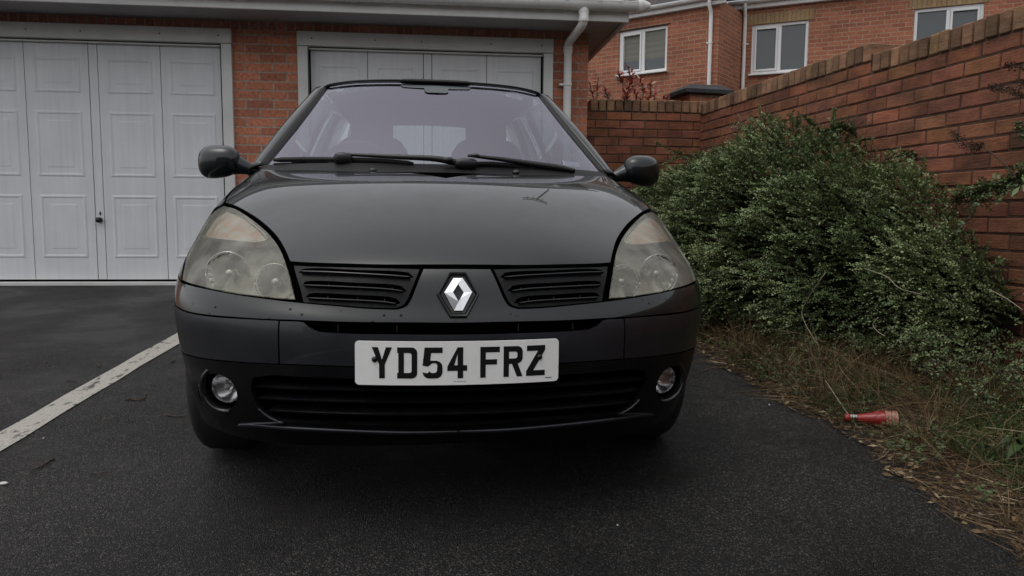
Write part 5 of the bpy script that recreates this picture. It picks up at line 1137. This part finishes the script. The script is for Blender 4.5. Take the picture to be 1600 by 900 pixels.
# dry straw and grass in the verge
BOT = (at_g(1318,668)+at_g(1406,676))/2
def soilz(x, y):
    t = max(0, min(1, (x-edge_x(y))/(wall_x(y)+.1-edge_x(y)))); return zg(y)+.003+(.02*min(1,t*6)+.07*t*t)
def grass(n, yr, tr, hr, lean, wr, flat, tfun=None, k=6, seedden=2.2, thr=-.6):
    out = []; 
    while len(out) < n:
        y = rng.uniform(*yr); t = rng.uniform(*tr) if tfun is None else tfun(); x = edge_x(y)*(1-t)+wall_x(y)*t
        if noise.noise(Vector((x*seedden,y*seedden,7))) < thr: continue
        if abs(x-BOT[0]) < .17 and -.13 < y-BOT[1] < .07 and rng.random() < .6: continue
        h = rng.uniform(*hr); ang = rng.uniform(0,2*math.pi); ln_ = rng.uniform(*lean); z = soilz(x,y); d = np.array([math.cos(ang)*ln_-.12, math.sin(ang)*ln_-.08, 1-flat*ln_]); d /= np.linalg.norm(d); tt = np.linspace(0,1,k)[:,None]
        cr = rng.normal(0,.25,3)*np.array([1,1,.1]); P_ = np.array([x,y,z])+d*h*tt + np.array([math.cos(ang)*ln_,math.sin(ang)*ln_,0])*h*.5*tt**2 + np.array([0,0,-1])*h*.45*ln_*tt**2 + cr*h*tt**2*(1-tt)*2
        P_[:,2] = np.maximum(P_[:,2], z+.002+rng.uniform(0,.02))
        if P_[:,0].min() < edge_x(y)-.05 and rng.random() < .8: continue
        out.append(P_)
    return np.array(out)
def clumps(n, yr, tr, per=38):
    out = []; tn = []
    for _ in range(n):
        y = rng.uniform(*yr); t = rng.uniform(*tr); x = edge_x(y)*(1-t)+wall_x(y)*t; H_ = rng.uniform(.13,.34); t0 = rng.uniform(.3,.75)
        if abs(x-BOT[0]) < .2 and abs(y-BOT[1]) < .14: continue
        for _ in range(per):
            a = rng.uniform(0,2*math.pi); r_ = abs(rng.normal(0,.028)); ln_ = rng.uniform(.15,1.15); h = H_*rng.uniform(.6,1.15); b0 = np.array([x+r_*math.cos(a), y+r_*math.sin(a), soilz(x,y)]); tt = np.linspace(0,1,6)[:,None]
            d = np.array([math.cos(a)*ln_*.5-.06, math.sin(a)*ln_*.5, 1.]); d /= np.linalg.norm(d); P_ = b0+d*h*tt+np.array([math.cos(a)*ln_-.1,math.sin(a)*ln_,0])*h*.55*tt**2+np.array([0,0,-1])*h*.5*ln_*tt**2.4+rng.normal(0,.08,3)*h*tt**2; P_[:,2] = np.maximum(P_[:,2], b0[2]+.003)
            out.append(P_); tn.append(np.clip(t0+rng.normal(0,.14),0,1))
    return np.array(out), np.array(tn)
CL, CT_ = clumps(90,(.9,5.0),(.04,.7))
G_ = np.concatenate([CL, grass(4300,(.6,4.6),(-.03,.75),(.05,.17),(.5,1.6),0,.55,thr=-.2,seedden=3), grass(2600,(.6,6.0),(.03,.8),(.12,.34),(.2,1.2),0,.35,thr=-.1,seedden=3), grass(3600,(.5,3.6),(-.03,.28),(.04,.11),(.8,2.0),0,.4), grass(1500,(2.7,3.7),(.45,.98),(.15,.42),(.3,1.1),0,.3,thr=-1), grass(1300,(2.6,5.2),(.05,.4),(.12,.30),(.1,.8),0,.3)])
tag(blade_mesh('dry_grass', G_, rng.uniform(.0012,.0036,len(G_)), np.r_[CT_, np.clip(rng.normal(.33,.28,len(G_)-len(CT_)),0,1)], 'straw'), 'tangled dry straw coloured grass along the edge of the tarmac', 'grass', kind='stuff')
g2 = np.concatenate([grass(5200,(1.55,2.95),(.22,.95),(.05,.15),(.1,.8),0,.3,thr=-.05,seedden=3), grass(1500,(2.2,5.2),(.0,.5),(.05,.16),(.1,.8),0,.3,thr=.05,seedden=3)])
tag(blade_mesh('green_grass', g2, rng.uniform(.0022,.0055,len(g2)), np.clip(rng.normal(.45,.2,len(g2)),0,1), 'green_blade'), 'patches of low green grass growing through the straw', 'grass', kind='stuff')
# small weed leaves and clover in the same patches
stepdown()
for k in range(2600):
    y = rng.uniform(1.6,4.2); t = rng.uniform(.02,.9); x = edge_x(y)*(1-t)+wall_x(y)*t
    if noise.noise(Vector((x*3.2,y*3.2,2))) < .02: continue
    if abs(x-BOT[0]) < .16 and -.12 < y-BOT[1] < .07: continue
    p = np.array([x,y,soilz(x,y)+rng.uniform(.01,.07)])
    for q in range(4): bigleaf(p+rng.normal(0,.006,3), np.array([rng.normal(),rng.normal(),rng.uniform(-.1,.5)]), rng.uniform(.009,.020), rng.uniform(.006,.011), rng.uniform(.1,.6))
tag(leaf_mesh('ground_weeds', np.concatenate(B), np.concatenate(Dr), np.concatenate(Nn), np.concatenate(Ln), np.concatenate(Wd), np.concatenate(Ti), 'shrub_leaf', None), 'small leafy weeds spreading low over the verge', 'weeds', kind='stuff')
stepdown()                                     # fallen brown leaves and litter of the verge edge
for k in range(1100):
    y = rng.uniform(.9,4.6); x = edge_x(y)+abs(rng.normal(0,.16))-.03; p = np.array([x,y,soilz(x,y)+rng.uniform(.002,.018)]); bigleaf(p, np.array([rng.normal(),rng.normal(),rng.normal(0,.12)]), rng.uniform(.012,.045), rng.uniform(.006,.018), rng.uniform(.2,1)**2)
tag(leaf_mesh('leaf_litter', np.concatenate(B), np.concatenate(Dr), np.concatenate(Nn), np.concatenate(Ln), np.concatenate(Wd), np.concatenate(Ti), 'straw', None, fold=.1), 'brown fallen leaves and bits scattered on the edge of the verge', 'leaves', kind='stuff')
# a few long pale stalks that cross the dark under the shrub
for i, (pts, X, lab) in enumerate((
  ([(1126,520),(1165,542),(1200,570),(1230,600)], 1.62, 'long pale arching stalk nearest the car bumper'),
  ([(1290,425),(1255,480),(1258,505),(1278,539)], 1.75, 'bent white stalk hanging down the dark front of the shrub'),
  ([(1352,420),(1385,432),(1405,450),(1440,460)], 1.85, 'thin pale stalk curving across the middle of the shrub'),
  ([(1290,595),(1320,640),(1350,680),(1380,705)], 1.60, 'straight pale straw leaning over the red bottle'),
  ([(1210,540),(1190,560),(1177,578)], 1.60, 'short pale twig at the left foot of the shrub'),
  ([(1545,452),(1570,465),(1598,484)], 2.2, 'pale stalk crossing the brick wall at the far right'),
  ([(1372,496),(1364,508),(1374,520),(1383,525)], 1.8, 'curled pale dead leaf caught in the shrub'))):
    Q = np.array([at_x(px,py,X) for px,py in pts]); c0_ = Q.mean(0); b = MB(); b.tube(catmull(Q,14)-c0_, [.0018]*7+[.0014]*7, 5); o = b.build('dry_stalk', 'stalk' if 'stalk' in M else (mat('stalk',(0.32,0.27,0.19),0.7).name), smooth=True); o.location = c0_; tag(o, lab, 'stalk', 'pale stalks among the shrub and grass')
# broad-leaved weed at the right edge
stepdown()
dk = tag(empty('dock_weed', (1.95, 2.35, zg(2.35)+.04)), 'broad leaved green weed at the right edge of the verge', 'weed')
for k, (ex, ey) in enumerate(((1552,703),(1575,692),(1600,684),(1570,722))):
    base = at_g(1610, 742); base[2] = soilz(base[0],base[1]); tip = at_g(ex, ey+35); tip[2] = soilz(tip[0],tip[1])+.05
    Q = [base, (base+tip)/2+np.array([0,0,.06]), tip]; Q = catmull(np.array(Q), 9); s = np.cross(Q[-1]-Q[0],(0,0,1)); s /= np.linalg.norm(s); w = np.array([.004,.010,.018,.024,.026,.023,.017,.010,.002])*.8
    b = MB(); b.add([p for i in range(9) for p in (Q[i]-s*w[i]+np.array([0,0,.006+.004*math.sin(i*2)]), Q[i], Q[i]+s*w[i]+np.array([0,0,.006+.004*math.cos(i*2)]))], [(i*3+j,i*3+j+1,(i+1)*3+j+1,(i+1)*3+j) for i in range(8) for j in range(2)], tint=.15+.06*k)
    part(b.build('leaf', 'green_blade', tint=True, smooth=True), dk)
# ---------------------------------------------------------------- litter and small things on the ground
bA, bB = at_g(1318,668), at_g(1406,676); bA[2] += .040; bB[2] += .050; ax = bB-bA; Lb = np.linalg.norm(ax); axn = ax/Lb
bot = tag(empty('bottle', (bA+bB)/2-np.array([0,0,.03])), 'discarded bottle with a torn red label and red cap lying in the dry grass', 'bottle')
k = Lb
b = MB(); b.lathe([(.013,.10*k),(.014,.13*k),(.0135,.25*k),(.018,.38*k),(.024,.52*k),(.031,.66*k),(.033,.94*k),(.028,.985*k),(.0,.98*k)], bA, axn, 28); part(b.build('glass', 'bottle_glass', smooth=True), bot)
b = MB(); b.lathe([(0,.0),(.013,.003),(.0155,.010),(.0155,.10*k),(.0145,.11*k)], bA, axn, 20); part(b.build('cap', 'label_red', auto=40), bot)
b = MB(); b.lathe([(.0145,.22*k),(.0155,.28*k),(.0195,.38*k),(.0248,.52*k),(.0318,.66*k),(.0322,.72*k)], bA, axn, 28); part(b.build('label', 'label_red', smooth=True), bot)
b = MB(); b.lathe([(.0324,.72*k),(.0336,.93*k)], bA, axn, 28); part(b.build('torn_label', 'label_worn', smooth=True), bot)
def twig(pts, r, lab):
    Q = np.array([at_g(*p) for p in pts])+np.array([0,0,r+.0015]); c0_ = Q.mean(0); n = 10; Q = catmull(Q, n)+rng.normal(0,r*.5,(n,3))*np.array([1,1,.2])-c0_; b = MB(); b.tube(Q, np.linspace(r,r*.5,n), 6); b.tube([Q[4],Q[4]+(Q[5]-Q[4])*2+np.array([.012,-.01,0])], [r*.6,r*.3], 5)
    o = b.build('twig', 'bark', smooth=True); o.location = c0_; tag(o, lab, 'twig', 'twigs lying on the tarmac')
twig([(85,718),(68,728),(46,740)], .0035, 'thin dark twig on the tarmac near the lower left of the white line')
twig([(195,627),(205,626),(222,626),(228,617)], .004, 'crooked reddish twig halfway between the white line and the car')
twig([(260,650),(275,652),(292,651)], .003, 'twig lying beside the left front tyre')
twig([(268,568),(273,563)], .004, 'tiny dark twig just right of the top of the white line')
twig([(143,743),(155,741),(168,739)], .0016, 'very fine short twig alone on the open tarmac at lower left')
twig([(103,596),(112,596),(120,596)], .002, 'short twig left of the white line')
twig([(152,571),(156,575)], .005, 'dark knotty bit of bark above the middle of the white line')
def pebble(px, py, r, lab, sx=1.0):
    p = at_g(px,py); b = MB(); b.ball((0,0,0),(r*sx,r,r*.6),n=10,m_=7); b.v = [tuple(np.array(q)*(1+.15*noise.noise(Vector(q)*300+Vector((px,py,0))))) for q in b.v]; o = b.build('pebble', 'pale_stone', smooth=True); o.location = (p[0],p[1],p[2]+r*.5); tag(o, lab, 'pebble', 'pale pebbles on the tarmac')
pebble(6,757,.008,'elongated white pebble at the left edge of the photo below the painted line',1.6); pebble(965,821,.0028,'small white pebble on the dark tarmac in front of the car'); pebble(68,685,.003,'small pale pebble just below the white line'); pebble(1202,633,.004,'white pebble on the tarmac near the grassy edge')

q0 = at_cy(838,312,.50)
def onb_(px,py):
    d = cray(px,py); h = bv.ray_cast(V(co), V(d/np.linalg.norm(d)))[0]; return np.array(h)+np.array([0,0,.0025])
b = MB(); Q = [onb_(858,296), onb_(848,304), onb_(838,312)]; b.tube(catmull(np.array(Q),8), [.0012]*8, 5)  # thin forked dark line laid on the bonnet skin
b.tube(catmull(np.array([onb_(817,310), onb_(828,310.5), onb_(838,312), onb_(847,315), onb_(855,318)]),12), [.001]*12, 5)
for a_,c_ in (((826,310.5),(822,307)),((832,311),(835,307)),((845,314),(849,311))): b.tube([onb_(*a_), onb_(*c_)], [.0009,.0005], 4)
W2 = [RCAR@np.array(p)+OCAR for p in b.v]; m0 = np.mean(W2,0); b.v = [tuple(p-m0) for p in W2]; o = b.build('twig', 'bark'); o.location = m0; tag(o, 'tiny forked thin line on the dark bonnet of the car', 'twig')
